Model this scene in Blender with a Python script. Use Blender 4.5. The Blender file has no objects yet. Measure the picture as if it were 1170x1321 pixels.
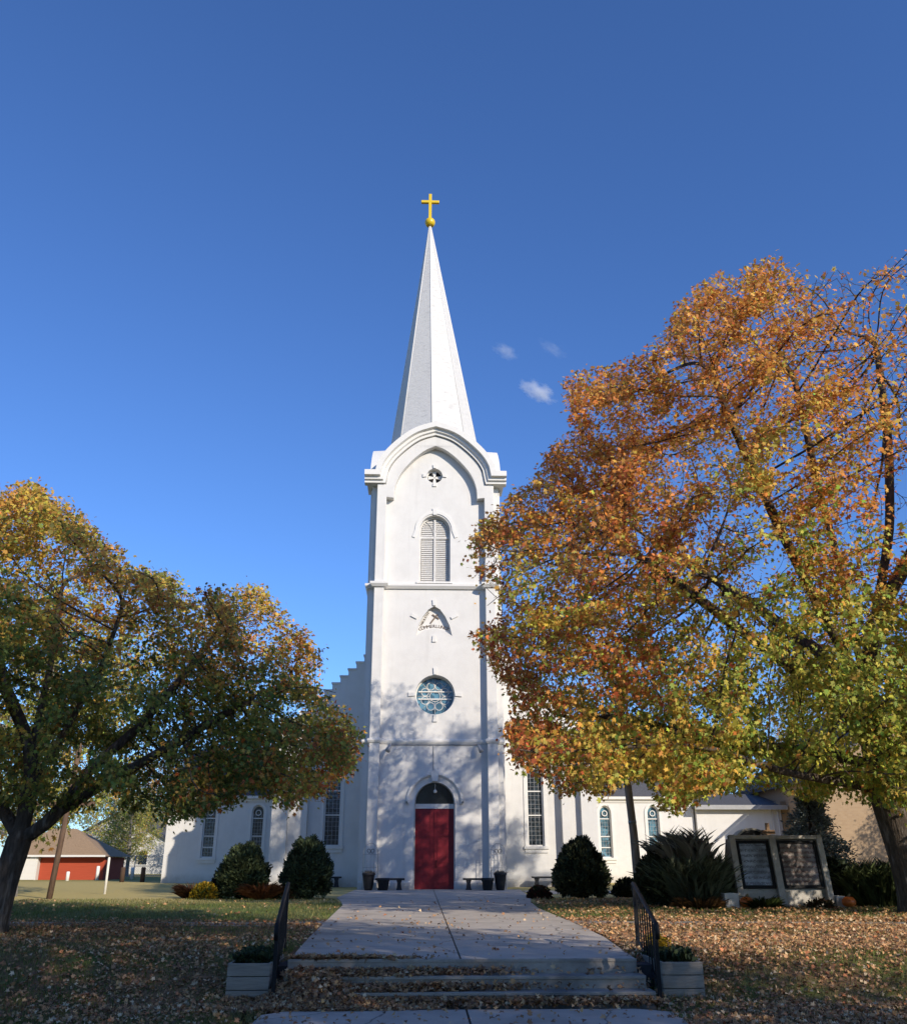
import bpy, math, random
import numpy as np
from mathutils import Vector, Matrix, noise
from mathutils.geometry import tessellate_polygon
R = math.radians
random.seed(7); rng = np.random.default_rng(7)
scene = bpy.context.scene
COL = scene.collection

# ------------------------------------------------------------------ camera
cam_d = bpy.data.cameras.new('camera'); cam = bpy.data.objects.new('camera', cam_d); COL.objects.link(cam)
cam.location = (0, 0, 1.12)
cam.rotation_euler = (R(90 + 21.2), 0, R(-1.8))
cam_d.sensor_fit = 'HORIZONTAL'; cam_d.sensor_width = 36; cam_d.lens = 36
cam_d.clip_start = .1; cam_d.clip_end = 8000
scene.camera = cam
scene.render.resolution_x = 906; scene.render.resolution_y = 1024

# ------------------------------------------------------------------ sky, sun, exposure
SUN_EL, SUN_AZ = 24.0, 36.0          # azimuth: degrees to the right of straight behind the camera
sdir = Vector((math.sin(R(SUN_AZ)) * math.cos(R(SUN_EL)), -math.cos(R(SUN_AZ)) * math.cos(R(SUN_EL)), math.sin(R(SUN_EL))))
w = bpy.data.worlds.new('World'); scene.world = w; w.use_nodes = True
nt = w.node_tree; bg = nt.nodes['Background']
sky = nt.nodes.new('ShaderNodeTexSky'); sky.sky_type = 'NISHITA'; sky.sun_disc = False
sky.sun_elevation = R(SUN_EL); sky.sun_rotation = math.atan2(sdir.x, sdir.y)
sky.air_density = 1.0; sky.dust_density = .35; sky.ozone_density = 3.0; sky.altitude = 300
hs = nt.nodes.new('ShaderNodeMix'); hs.data_type = 'RGBA'; hs.blend_type = 'MULTIPLY'; hs.inputs[0].default_value = 1
hs.inputs[7].default_value = (.66, .95, 1.42, 1)          # a deep, clear autumn blue
nt.links.new(sky.outputs[0], hs.inputs[6]); nt.links.new(hs.outputs[2], bg.inputs[0]); bg.inputs[1].default_value = .105
sun_d = bpy.data.lights.new('sun', 'SUN'); sun_d.energy = 3.9; sun_d.angle = R(.53); sun_d.color = (1, .89, .74)
sun = bpy.data.objects.new('sun', sun_d); COL.objects.link(sun)
sun.rotation_euler = sdir.to_track_quat('Z', 'Y').to_euler()
scene.cycles.volume_bounces = 6
vs = scene.view_settings
vs.view_transform = 'Standard'; vs.look = 'None'; vs.gamma = 1; vs.exposure = 0.38; vs.use_curve_mapping = False

# ------------------------------------------------------------------ materials
def newmat(name):
    m = bpy.data.materials.new(name); m.use_nodes = True
    n = m.node_tree.nodes; return m, n, m.node_tree.links, n['Principled BSDF']

def mat(name, col, rough=.7, spec=.3, metal=0, var=.12, scale=4, bump=.0, bscale=30, stain=None, stretch=(1, 1, 1)):
    """plain surface with two octaves of procedural colour variation and a little relief"""
    m, n, l, p = newmat(name)
    tc = n.new('ShaderNodeTexCoord'); mp = n.new('ShaderNodeMapping'); mp.inputs['Scale'].default_value = stretch
    l.new(tc.outputs['Object'], mp.inputs[0])
    nz = n.new('ShaderNodeTexNoise'); nz.inputs['Scale'].default_value = scale; nz.inputs['Detail'].default_value = 8; nz.inputs['Roughness'].default_value = .65
    l.new(mp.outputs[0], nz.inputs['Vector'])
    cr = n.new('ShaderNodeValToRGB'); l.new(nz.outputs[0], cr.inputs[0])
    cr.color_ramp.elements[0].position = .3; cr.color_ramp.elements[1].position = .7
    cr.color_ramp.elements[0].color = [c * (1 - var) for c in col] + [1]
    cr.color_ramp.elements[1].color = [min(1, c * (1 + var)) for c in col] + [1]
    out = cr.outputs[0]
    if stain:
        n2 = n.new('ShaderNodeTexNoise'); n2.inputs['Scale'].default_value = stain[1]; n2.inputs['Detail'].default_value = 6
        l.new(mp.outputs[0], n2.inputs['Vector'])
        r2 = n.new('ShaderNodeValToRGB'); r2.color_ramp.elements[0].position = stain[2]; r2.color_ramp.elements[1].position = stain[3]
        l.new(n2.outputs[0], r2.inputs[0])
        mx = n.new('ShaderNodeMix'); mx.data_type = 'RGBA'; mx.inputs[7].default_value = (*stain[0], 1)
        l.new(r2.outputs[0], mx.inputs[0]); l.new(out, mx.inputs[6]); out = mx.outputs[2]
    l.new(out, p.inputs['Base Color'])
    p.inputs['Roughness'].default_value = rough; p.inputs['Specular IOR Level'].default_value = spec; p.inputs['Metallic'].default_value = metal
    if bump:
        n3 = n.new('ShaderNodeTexNoise'); n3.inputs['Scale'].default_value = bscale; n3.inputs['Detail'].default_value = 5
        l.new(mp.outputs[0], n3.inputs['Vector'])
        b = n.new('ShaderNodeBump'); b.inputs['Strength'].default_value = bump; b.inputs['Distance'].default_value = .05
        l.new(n3.outputs[0], b.inputs['Height']); l.new(b.outputs[0], p.inputs['Normal'])
    return m

def leafmat(name, trans=.35, rough=.55):
    m, n, l, p = newmat(name)
    a = n.new('ShaderNodeAttribute'); a.attribute_name = 'tint'
    l.new(a.outputs['Color'], p.inputs['Base Color']); p.inputs['Roughness'].default_value = rough; p.inputs['Specular IOR Level'].default_value = .25
    t = n.new('ShaderNodeBsdfTranslucent'); l.new(a.outputs['Color'], t.inputs[0])
    mx = n.new('ShaderNodeMixShader'); mx.inputs[0].default_value = trans
    l.new(p.outputs[0], mx.inputs[1]); l.new(t.outputs[0], mx.inputs[2]); l.new(mx.outputs[0], n['Material Output'].inputs[0])
    return m

def glassmat(name, a, b, scale=9, lead=True, rough=.12):
    """leaded coloured glass seen from outside: dark, glossy, broken into pieces"""
    m, n, l, p = newmat(name)
    tc = n.new('ShaderNodeTexCoord')
    v = n.new('ShaderNodeTexVoronoi'); v.inputs['Scale'].default_value = scale; l.new(tc.outputs['Object'], v.inputs['Vector'])
    sp = n.new('ShaderNodeSeparateColor'); l.new(v.outputs['Color'], sp.inputs[0])
    cr = n.new('ShaderNodeValToRGB'); l.new(sp.outputs[0], cr.inputs[0])
    cr.color_ramp.elements[0].color = (*a, 1); cr.color_ramp.elements[1].color = (*b, 1)
    l.new(cr.outputs[0], p.inputs['Base Color'])
    p.inputs['Roughness'].default_value = rough; p.inputs['Specular IOR Level'].default_value = .6
    b2 = n.new('ShaderNodeBump'); b2.inputs['Strength'].default_value = .25; b2.inputs['Distance'].default_value = .02
    l.new(v.outputs['Distance'], b2.inputs['Height']); l.new(b2.outputs[0], p.inputs['Normal'])
    return m

M = {}
def stuccomat():
    m, n, l, p = newmat('white_stucco')
    tc = n.new('ShaderNodeTexCoord')
    def nz_(sc, st, d=7):
        mp = n.new('ShaderNodeMapping'); mp.inputs['Scale'].default_value = st; l.new(tc.outputs['Object'], mp.inputs[0])
        t = n.new('ShaderNodeTexNoise'); t.inputs['Scale'].default_value = sc; t.inputs['Detail'].default_value = d; t.inputs['Roughness'].default_value = .65; l.new(mp.outputs[0], t.inputs['Vector']); return t.outputs[0]
    def over(base, fac, p0, p1, col, amt):
        q = n.new('ShaderNodeMapRange'); q.inputs[1].default_value = p0; q.inputs[2].default_value = p1; q.inputs[4].default_value = amt; l.new(fac, q.inputs[0])
        x = n.new('ShaderNodeMix'); x.data_type = 'RGBA'; x.inputs[7].default_value = (*col, 1); l.new(q.outputs[0], x.inputs[0])
        if isinstance(base, tuple): x.inputs[6].default_value = (*base, 1)
        else: l.new(base, x.inputs[6])
        return x.outputs[2]
    c = over((.66, .648, .62), nz_(1.4, (1, 1, 1)), .4, .7, (.61, .597, .57), 1)
    c = over(c, nz_(2.2, (1.6, 1.6, .10)), .55, .75, (.50, .487, .462), .5)      # rain streaks
    c = over(c, nz_(.6, (1, 1, 1)), .6, .72, (.69, .68, .65), .8)               # patched paint
    sz = n.new('ShaderNodeSeparateXYZ'); l.new(tc.outputs['Object'], sz.inputs[0])
    hz = n.new('ShaderNodeMapRange'); hz.inputs[1].default_value = .75; hz.inputs[2].default_value = .0; l.new(sz.outputs[2], hz.inputs[0])
    dm = n.new('ShaderNodeMath'); dm.operation = 'MULTIPLY'; l.new(hz.outputs[0], dm.inputs[0]); l.new(nz_(3.5, (1, 1, .6)), dm.inputs[1])
    c = over(c, dm.outputs[0], .12, .5, (.36, .32, .26), .6)
    l.new(c, p.inputs['Base Color']); p.inputs['Roughness'].default_value = .85; p.inputs['Specular IOR Level'].default_value = .2
    mp = n.new('ShaderNodeMapping'); mp.inputs['Rotation'].default_value = (R(90), 0, 0); l.new(tc.outputs['Object'], mp.inputs[0])
    bk = n.new('ShaderNodeTexBrick'); bk.inputs['Scale'].default_value = 4.0; bk.inputs['Mortar Size'].default_value = .012; bk.inputs['Mortar Smooth'].default_value = .6; l.new(mp.outputs[0], bk.inputs['Vector'])
    inv = n.new('ShaderNodeMath'); inv.operation = 'SUBTRACT'; inv.inputs[0].default_value = 1; l.new(bk.outputs['Fac'], inv.inputs[1])
    b1 = n.new('ShaderNodeBump'); b1.inputs['Strength'].default_value = .16; b1.inputs['Distance'].default_value = .02; l.new(inv.outputs[0], b1.inputs['Height'])
    b2 = n.new('ShaderNodeBump'); b2.inputs['Strength'].default_value = .14; b2.inputs['Distance'].default_value = .05; l.new(nz_(14, (1, 1, 1), 5), b2.inputs['Height']); l.new(b1.outputs[0], b2.inputs['Normal'])
    l.new(b2.outputs[0], p.inputs['Normal'])
    return m
M['stucco'] = stuccomat()
M['trim'] = mat('white_trim_paint', (.67, .657, .625), .7, .3, var=.04, scale=3, bump=.06, bscale=25)
M['spire'] = mat('white_spire_cladding', (.60, .59, .565), .8, .2, var=.10, scale=6, bump=.35, bscale=9, stain=((.47, .465, .45), 3, .55, .75), stretch=(1, 1, 3))
M['gold'] = mat('yellow_gold_paint', (.66, .46, .015), .35, .5, var=.06, scale=8)
M['louvre'] = mat('grey_louvre_wood', (.60, .585, .555), .8, .2, var=.12, scale=9, bump=.1)
M['red'] = mat('red_door_paint', (.19, .007, .015), .45, .4, var=.2, scale=3)
M['glass'] = glassmat('leaded_glass', (.012, .016, .02), (.04, .055, .07))
M['rose_glass'] = glassmat('rose_window_glass', (.02, .04, .055), (.12, .26, .34), 5)
M['dark_glass'] = mat('dark_transom_glass', (.015, .018, .02), .15, .5, var=.3, scale=3)
M['recess_dark'] = mat('dark_opening', (.02, .02, .022), .6, .2)
M['letter'] = mat('bronze_lettering', (.16, .12, .09), .6, .3)
M['roof'] = mat('grey_shingle_roof', (.10, .10, .105), .9, .2, var=.35, scale=14, bump=.4, bscale=30)
M['tanroof'] = mat('tan_shingle_roof', (.30, .21, .13), .9, .2, var=.22, scale=10, bump=.3, bscale=20)
M['fascia'] = mat('grey_fascia', (.34, .34, .34), .7, .3)
M['iron'] = mat('black_iron', (.010, .010, .011), .6, .2, var=.3, scale=20)
M['pot'] = mat('black_pot', (.012, .012, .014), .55, .4, var=.4, scale=12)
M['bench'] = mat('dark_bench_stone', (.03, .031, .035), .7, .3, var=.3, scale=12)
M['concrete'] = mat('worn_concrete', (.47, .415, .345), .9, .2, var=.13, scale=2.2, bump=.12, bscale=60, stain=((.29, .25, .205), .8, .52, .75))
def crackit(m):
    n = m.node_tree.nodes; l = m.node_tree.links; p = n['Principled BSDF']; src = p.inputs['Base Color'].links[0].from_socket
    tc = n.new('ShaderNodeTexCoord'); w_ = n.new('ShaderNodeTexNoise'); w_.inputs['Scale'].default_value = 1.5; w_.inputs['Detail'].default_value = 5; l.new(tc.outputs['Object'], w_.inputs['Vector'])
    mx = n.new('ShaderNodeMix'); mx.data_type = 'VECTOR'; mx.inputs[0].default_value = .25; l.new(tc.outputs['Object'], mx.inputs[4]); l.new(w_.outputs['Color'], mx.inputs[5])
    v = n.new('ShaderNodeTexVoronoi'); v.feature = 'DISTANCE_TO_EDGE'; v.inputs['Scale'].default_value = .55; l.new(mx.outputs[1], v.inputs['Vector'])
    r_ = n.new('ShaderNodeMapRange'); r_.inputs[1].default_value = .001; r_.inputs[2].default_value = .006; r_.inputs[3].default_value = .75; r_.inputs[4].default_value = 0; l.new(v.outputs['Distance'], r_.inputs[0])
    x = n.new('ShaderNodeMix'); x.data_type = 'RGBA'; l.new(r_.outputs[0], x.inputs[0]); l.new(src, x.inputs[6]); x.inputs[7].default_value = (.09, .08, .07, 1); l.new(x.outputs[2], p.inputs['Base Color'])
crackit(M['concrete'])
M['concrete_old'] = mat('old_concrete', (.34, .30, .25), .9, .2, var=.22, scale=3, bump=.2, bscale=40, stain=((.16, .15, .135), 1.4, .5, .72))
M['signstone'] = mat('sign_concrete', (.46, .43, .38), .9, .2, var=.18, scale=5, bump=.25, bscale=30, stain=((.27, .25, .22), 2, .5, .75))
M['wood'] = mat('weathered_wood', (.27, .235, .19), .85, .2, var=.22, scale=6, bump=.25, bscale=25, stretch=(.6, .6, 6))
M['pole'] = mat('weathered_pole', (.36, .29, .23), .9, .15, var=.35, scale=5, bump=.4, bscale=12, stretch=(4, 4, .5))
M['pole_brown'] = mat('brown_pole', (.13, .085, .06), .9, .15, var=.35, scale=5, bump=.4, bscale=12, stretch=(4, 4, .5))
M['bark'] = mat('maple_bark', (.085, .068, .055), .95, .1, var=.5, scale=5, bump=.9, bscale=9, stretch=(3, 3, .7), stain=((.24, .22, .20), 2.5, .56, .78))
M['greybark'] = mat('grey_bark', (.22, .205, .185), .95, .1, var=.3, scale=4, bump=.8, bscale=9, stretch=(3, 3, .6))
M['leaf'] = leafmat('autumn_leaf', .42)
M['litter'] = leafmat('dry_leaf', .12, .7)
M['grassblade'] = leafmat('grass_blade', .3, .5)
M['needle'] = leafmat('evergreen_spray', .12, .6)
M['shrubcore'] = mat('shrub_inside', (.018, .024, .012), .95, .1, var=.4, scale=12)
M['pumpkin'] = mat('pumpkin_skin', (.55, .13, .02), .45, .4, var=.15, scale=6)
M['stem'] = mat('dry_stem', (.2, .15, .07), .8, .2)
M['redwall'] = mat('red_siding', (.38, .07, .035), .8, .2, var=.12, scale=4, stretch=(.3, .3, 8))
M['siding'] = mat('white_siding', (.6, .59, .56), .75, .25, var=.05, scale=2)
M['garage'] = mat('white_garage_door', (.64, .63, .6), .6, .3, var=.03)
M['steel'] = mat('galvanised_steel', (.35, .36, .37), .45, .5, metal=.6, var=.15)
M['whitepost'] = mat('white_post_paint', (.75, .73, .68), .7, .3)
M['brownpost'] = mat('brown_post', (.08, .05, .035), .85, .2)
M['asphalt'] = mat('asphalt', (.055, .055, .058), .9, .2, var=.2, scale=3, bump=.2, bscale=60)
M['stone'] = mat('brown_statue_stone', (.2, .13, .08), .8, .2, var=.2)
M['plastic'] = mat('white_planter_box', (.55, .53, .50), .6, .3, var=.06)
def printmat(name, paper, ink, rows, z0):
    """a printed notice behind glass: rows of small print too faint to read"""
    m, n, l, p = newmat(name); tc = n.new('ShaderNodeTexCoord')
    sx = n.new('ShaderNodeSeparateXYZ'); l.new(tc.outputs['Object'], sx.inputs[0])
    def mth(op, a, b):
        x = n.new('ShaderNodeMath'); x.operation = op
        for i, q in enumerate((a, b)):
            if isinstance(q, (int, float)): x.inputs[i].default_value = q
            else: l.new(q, x.inputs[i])
        return x.outputs[0]
    row = mth('MULTIPLY', sx.outputs[2], rows); fr = mth('FRACT', row, 0); band = mth('LESS_THAN', fr, .5); fl = mth('FLOOR', row, 0)
    cb = n.new('ShaderNodeCombineXYZ'); l.new(mth('MULTIPLY', sx.outputs[0], 16), cb.inputs[0]); l.new(mth('MULTIPLY', fl, 7.3), cb.inputs[1]); l.new(mth('MULTIPLY', sx.outputs[2], 30), cb.inputs[2])
    t = n.new('ShaderNodeTexNoise'); t.inputs['Scale'].default_value = 1.6; t.inputs['Detail'].default_value = 3; l.new(cb.outputs[0], t.inputs['Vector'])
    word = mth('GREATER_THAN', t.outputs[0], .47)
    t2 = n.new('ShaderNodeTexNoise'); t2.inputs['Scale'].default_value = 3.5; t2.inputs['Detail'].default_value = 2; l.new(tc.outputs['Object'], t2.inputs['Vector'])
    r2 = n.new('ShaderNodeValToRGB'); r2.color_ramp.elements[0].position = .35; r2.color_ramp.elements[1].position = .65
    r2.color_ramp.elements[0].color = (*[c * .55 for c in paper], 1); r2.color_ramp.elements[1].color = (*[c * 1.25 for c in paper], 1); l.new(t2.outputs[0], r2.inputs[0])
    x = n.new('ShaderNodeMix'); x.data_type = 'RGBA'; l.new(mth('MULTIPLY', mth('MULTIPLY', band, word), .75), x.inputs[0]); l.new(r2.outputs[0], x.inputs[6]); x.inputs[7].default_value = (*ink, 1)
    l.new(x.outputs[2], p.inputs['Base Color']); p.inputs['Roughness'].default_value = .18; p.inputs['Specular IOR Level'].default_value = .6
    return m
M['print_a'] = printmat('notice_print_pale', (.34, .38, .43), (.10, .10, .11), 7, 0)
M['print_b'] = printmat('notice_print_grey', (.25, .215, .19), (.10, .035, .03), 8, 0)
M['ink'] = mat('notice_ink', (.035, .02, .02), .6, .2)
M['lamp'] = mat('lamp_globe', (.75, .74, .7), .3, .5)

def brickmat():
    m, n, l, p = newmat('tan_brick')
    tc = n.new('ShaderNodeTexCoord'); mp = n.new('ShaderNodeMapping'); mp.inputs['Rotation'].default_value = (R(90), 0, 0)
    l.new(tc.outputs['Object'], mp.inputs[0])
    b = n.new('ShaderNodeTexBrick'); b.inputs['Color1'].default_value = (.36, .255, .155, 1); b.inputs['Color2'].default_value = (.32, .22, .13, 1)
    b.inputs['Mortar'].default_value = (.35, .26, .17, 1); b.inputs['Scale'].default_value = 2.4; b.inputs['Mortar Size'].default_value = .014
    l.new(mp.outputs[0], b.inputs['Vector']); l.new(b.outputs[0], p.inputs['Base Color']); p.inputs['Roughness'].default_value = .9
    return m
M['brick'] = brickmat()

def lawnmat():
    m, n, l, p = newmat('lawn_surface')
    tc = n.new('ShaderNodeTexCoord'); sx = n.new('ShaderNodeSeparateXYZ'); l.new(tc.outputs['Object'], sx.inputs[0])
    def noise_(s, d=6, r=.6):
        t = n.new('ShaderNodeTexNoise'); t.inputs['Scale'].default_value = s; t.inputs['Detail'].default_value = d; t.inputs['Roughness'].default_value = r
        l.new(tc.outputs['Object'], t.inputs['Vector']); return t.outputs[0]
    def ramp(i, p0, c0, p1, c1):
        r = n.new('ShaderNodeValToRGB'); e = r.color_ramp.elements
        e[0].position = p0; e[0].color = (*c0, 1); e[1].position = p1; e[1].color = (*c1, 1); l.new(i, r.inputs[0]); return r.outputs[0]
    def mix(f, a, b):
        x = n.new('ShaderNodeMix'); x.data_type = 'RGBA'; l.new(f, x.inputs[0]); l.new(a, x.inputs[6]); l.new(b, x.inputs[7]); return x.outputs[2]
    def math_(op, a, b):
        x = n.new('ShaderNodeMath'); x.operation = op
        for i, q in enumerate((a, b)):
            if isinstance(q, (int, float)): x.inputs[i].default_value = q
            else: l.new(q, x.inputs[i])
        return x.outputs[0]
    fine = noise_(38, 4, .8); mid = noise_(1.1); big = noise_(.22)
    green = ramp(fine, .35, (.06, .08, .022), .68, (.19, .225, .065))
    straw = ramp(fine, .35, (.43, .335, .125), .68, (.64, .51, .21))
    litter = ramp(noise_(24, 5, .8), .35, (.09, .055, .03), .68, (.34, .20, .10))
    # the far lawn has gone dormant; a green band follows the path
    far = n.new('ShaderNodeMapRange'); far.inputs[1].default_value = 30.5; far.inputs[2].default_value = 33.0; l.new(math_('ADD', sx.outputs[1], math_('MULTIPLY', big, 2.5)), far.inputs[0])
    far2 = n.new('ShaderNodeMapRange'); far2.inputs[1].default_value = 62; far2.inputs[2].default_value = 72; far2.inputs[3].default_value = 1; far2.inputs[4].default_value = .35; l.new(sx.outputs[1], far2.inputs[0])
    f = math_('MULTIPLY', far.outputs[0], far2.outputs[0])
    base = mix(math_('MULTIPLY', f, .9), green, straw)
    near = n.new('ShaderNodeMapRange'); near.inputs[1].default_value = 22; near.inputs[2].default_value = 19; l.new(sx.outputs[1], near.inputs[0])
    lf = ramp(mid, .34, (0, 0, 0), .56, (1, 1, 1))
    base2 = mix(math_('MULTIPLY', near.outputs[0], lf), base, litter)
    l.new(base2, p.inputs['Base Color']); p.inputs['Roughness'].default_value = .95; p.inputs['Specular IOR Level'].default_value = .1
    b = n.new('ShaderNodeBump'); b.inputs['Strength'].default_value = .25; b.inputs['Distance'].default_value = .05; l.new(fine, b.inputs['Height']); l.new(b.outputs[0], p.inputs['Normal'])
    return m
M['lawn'] = lawnmat()

# ------------------------------------------------------------------ mesh helpers
class MB:
    def __init__(s): s.v = []; s.f = []; s.sm = []
    def add(s, vs, fs, smooth=False):
        o = len(s.v); s.v += [tuple(q) for q in vs]; s.f += [tuple(i + o for i in f) for f in fs]; s.sm += [smooth] * len(fs); return s
    def box(s, x0, x1, y0, y1, z0, z1):
        v = [(x, y, z) for z in (z0, z1) for y in (y0, y1) for x in (x0, x1)]
        return s.add(v, [(0, 2, 3, 1), (4, 5, 7, 6), (0, 1, 5, 4), (2, 6, 7, 3), (0, 4, 6, 2), (1, 3, 7, 5)])
    def obox(s, c, ax, ay, az):
        c = Vector(c); ax, ay, az = Vector(ax), Vector(ay), Vector(az)
        v = [c + ax * i + ay * j + az * k for k in (-1, 1) for j in (-1, 1) for i in (-1, 1)]
        return s.add(v, [(0, 2, 3, 1), (4, 5, 7, 6), (0, 1, 5, 4), (2, 6, 7, 3), (0, 4, 6, 2), (1, 3, 7, 5)])
    def slab(s, outer, holes, y0, y1, axis='y', smooth_holes=False):
        """outline in (x,z) with holes, thickened from y0 (front) to y1; axis 'x' swaps x and y; axis 'z': outline in (x,y)"""
        loops = [outer] + list(holes)
        flat = [p for lp in loops for p in lp]
        tris = tessellate_polygon([[Vector((p[0], p[1], 0)) for p in lp] for lp in loops])
        if axis == 'y': mk = lambda p, d: (p[0], d, p[1])
        elif axis == 'x': mk = lambda p, d: (d, p[0], p[1])
        else: mk = lambda p, d: (p[0], p[1], d)
        n = len(flat)
        v = [mk(p, y0) for p in flat] + [mk(p, y1) for p in flat]
        f = [tuple(t) for t in tris] + [tuple(i + n for i in reversed(t)) for t in tris]
        o = 0
        for lp in loops:
            k = len(lp)
            for i in range(k):
                a, b = o + i, o + (i + 1) % k; f.append((a, b, b + n, a + n))
            o += k
        return s.add(v, f)
    def sweep(s, path, prof, mk, closed=False):
        """profile [(offset to the left of travel rotated -90, height)] along a 2D path with mitred corners; mk(p2, h) gives the 3D point"""
        n = len(path); rings = []
        for i in range(n):
            p = Vector(path[i])
            a = Vector(path[i - 1]) if (i > 0 or closed) else None
            b = Vector(path[(i + 1) % n]) if (i < n - 1 or closed) else None
            d1 = (p - a).normalized() if a is not None else None; d2 = (b - p).normalized() if b is not None else None
            if d1 is None: d1 = d2
            if d2 is None: d2 = d1
            n1 = Vector((d1.y, -d1.x)); n2 = Vector((d2.y, -d2.x)); m = n1 + n2
            m = m / max(m.dot(n1), .35) if m.length > 1e-6 else n1
            rings.append([mk(p + m * o, h) for o, h in prof])
        k = len(prof); v = [q for r in rings for q in r]; f = []
        for i in range(n if closed else n - 1):
            for j in range(k):
                a = i * k + j; b = i * k + (j + 1) % k; c = ((i + 1) % n) * k + (j + 1) % k; d = ((i + 1) % n) * k + j
                f.append((a, b, c, d))
        if not closed: f += [tuple(range(k)), tuple(reversed(range((n - 1) * k, n * k)))]
        return s.add(v, f)
    def lathe(s, prof, c=(0, 0, 0), n=20, a0=0, smooth=True, sq=1.0):
        v = [(c[0] + r * math.cos(a0 + 2 * math.pi * i / n), c[1] + r * sq * math.sin(a0 + 2 * math.pi * i / n), c[2] + z) for r, z in prof for i in range(n)]
        f = [(j * n + i, j * n + (i + 1) % n, (j + 1) * n + (i + 1) % n, (j + 1) * n + i) for j in range(len(prof) - 1) for i in range(n)]
        s.add(v, f, smooth); o = len(s.v) - len(v)
        s.f += [tuple(o + i for i in reversed(range(n))), tuple(o + (len(prof) - 1) * n + i for i in range(n))]; s.sm += [False, False]
        return s
    def tube(s, pts, rad, k=8, smooth=True, cap=True):
        pts = [Vector(p) for p in pts]; n = len(pts)
        if isinstance(rad, (int, float)): rad = [rad] * n
        u = None; v = []
        for i in range(n):
            t = ((pts[min(i + 1, n - 1)] - pts[max(i - 1, 0)])).normalized()
            if u is None: u = t.orthogonal().normalized()
            u = (u - t * u.dot(t)).normalized() if (u - t * u.dot(t)).length > 1e-5 else t.orthogonal().normalized()
            w_ = t.cross(u)
            for j in range(k):
                a = 2 * math.pi * j / k; v.append(pts[i] + (u * math.cos(a) + w_ * math.sin(a)) * rad[i])
        f = [(i * k + j, i * k + (j + 1) % k, (i + 1) * k + (j + 1) % k, (i + 1) * k + j) for i in range(n - 1) for j in range(k)]
        if cap: f += [tuple(reversed(range(k))), tuple(range((n - 1) * k, n * k))]
        return s.add(v, f, smooth)
    def ring(s, c, r, w_, y0, y1, n=40):
        """flat ring in the x-z plane"""
        o = [(c[0] + (r + w_) * math.cos(2 * math.pi * i / n), c[1] + (r + w_) * math.sin(2 * math.pi * i / n)) for i in range(n)]
        q = [(c[0] + r * math.cos(2 * math.pi * i / n), c[1] + r * math.sin(2 * math.pi * i / n)) for i in range(n)]
        return s.slab(o, [q], y0, y1)
    def xform(s, mtx):
        s.v = [tuple(mtx @ Vector(p)) for p in s.v]; return s

def worldloc(o):
    p = Vector((0, 0, 0))
    while o is not None: p = p + o.location; o = o.parent
    return p

def obj(name, mb, m, parent=None, loc=None, bevel=0):
    me = bpy.data.meshes.new(name)
    off = worldloc(parent) if parent else Vector(loc or (0, 0, 0))
    me.from_pydata([(p[0] - off.x, p[1] - off.y, p[2] - off.z) for p in mb.v], [], mb.f)
    me.polygons.foreach_set('use_smooth', mb.sm); me.update()
    import bmesh
    b = bmesh.new(); b.from_mesh(me); bmesh.ops.recalc_face_normals(b, faces=b.faces); b.to_mesh(me); b.free()
    me.materials.append(m)
    o = bpy.data.objects.new(name, me); COL.objects.link(o)
    if parent: o.parent = parent
    elif loc: o.location = loc
    if bevel:
        bv = o.modifiers.new('bevel', 'BEVEL'); bv.width = bevel; bv.segments = 2; bv.limit_method = 'ANGLE'; bv.angle_limit = R(40)
    return o

def tag(o, label, cat, group=None, kind=None):
    if label: o['label'] = label
    if cat: o['category'] = cat
    if group: o['group'] = group
    if kind: o['kind'] = kind
    return o
def thing(name, label, cat, loc=(0, 0, 0), group=None):
    o = bpy.data.objects.new(name, None); COL.objects.link(o); o.location = loc; o.empty_display_size = .3
    return tag(o, label, cat, group)
def struct(name, mb, m):
    o = obj(name, mb, m); o['kind'] = 'structure'; return o
def dup(root, loc, label=None, rotz=0, scale=1):
    def rec(o, parent):
        c = o.copy(); COL.objects.link(c)
        if parent is not None: c.parent = parent
        for ch in list(o.children): rec(ch, c)
        return c
    r = rec(root, None); r.location = loc; r.rotation_euler = (0, 0, rotz)
    r.scale = (scale, scale, scale) if isinstance(scale, (int, float)) else scale
    if label: r['label'] = label
    return r

LEAF = np.array([(0, 0, 0), (-.46, .22, -.05), (-.24, .42, .02), (-.5, .72, -.08), (-.16, .66, .02), (0, 1.05, -.06), (.16, .66, .02), (.5, .72, -.08), (.24, .42, .02), (.46, .22, -.05)], float)
CURL = LEAF.copy(); CURL[:, 2] = .55 * np.abs(CURL[:, 0]) - .35 * (CURL[:, 1] - .5) ** 2
OVAL = np.array([(0, 0, 0), (-.32, .35, .1), (-.26, .75, .08), (0, 1.05, -.12), (.26, .75, .14), (.32, .35, .06)], float)
_t = np.linspace(0, 1, 6); _w = .5 * (1 - _t ** 2.2) + .03
ARCH = np.array([(-w_, math.sin(1.25 * t) / 1.25 * 1.15, (1 - math.cos(1.25 * t)) * .8) for t, w_ in zip(_t, _w)] + [(w_, math.sin(1.25 * t) / 1.25 * 1.15, (1 - math.cos(1.25 * t)) * .8) for t, w_ in zip(_t[::-1], _w[::-1])], float)
BLADE = np.array([(-.5, 0, 0), (.5, 0, 0), (.32, .6, .05), (0, 1, .22), (-.32, .6, .05)], float)

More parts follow.
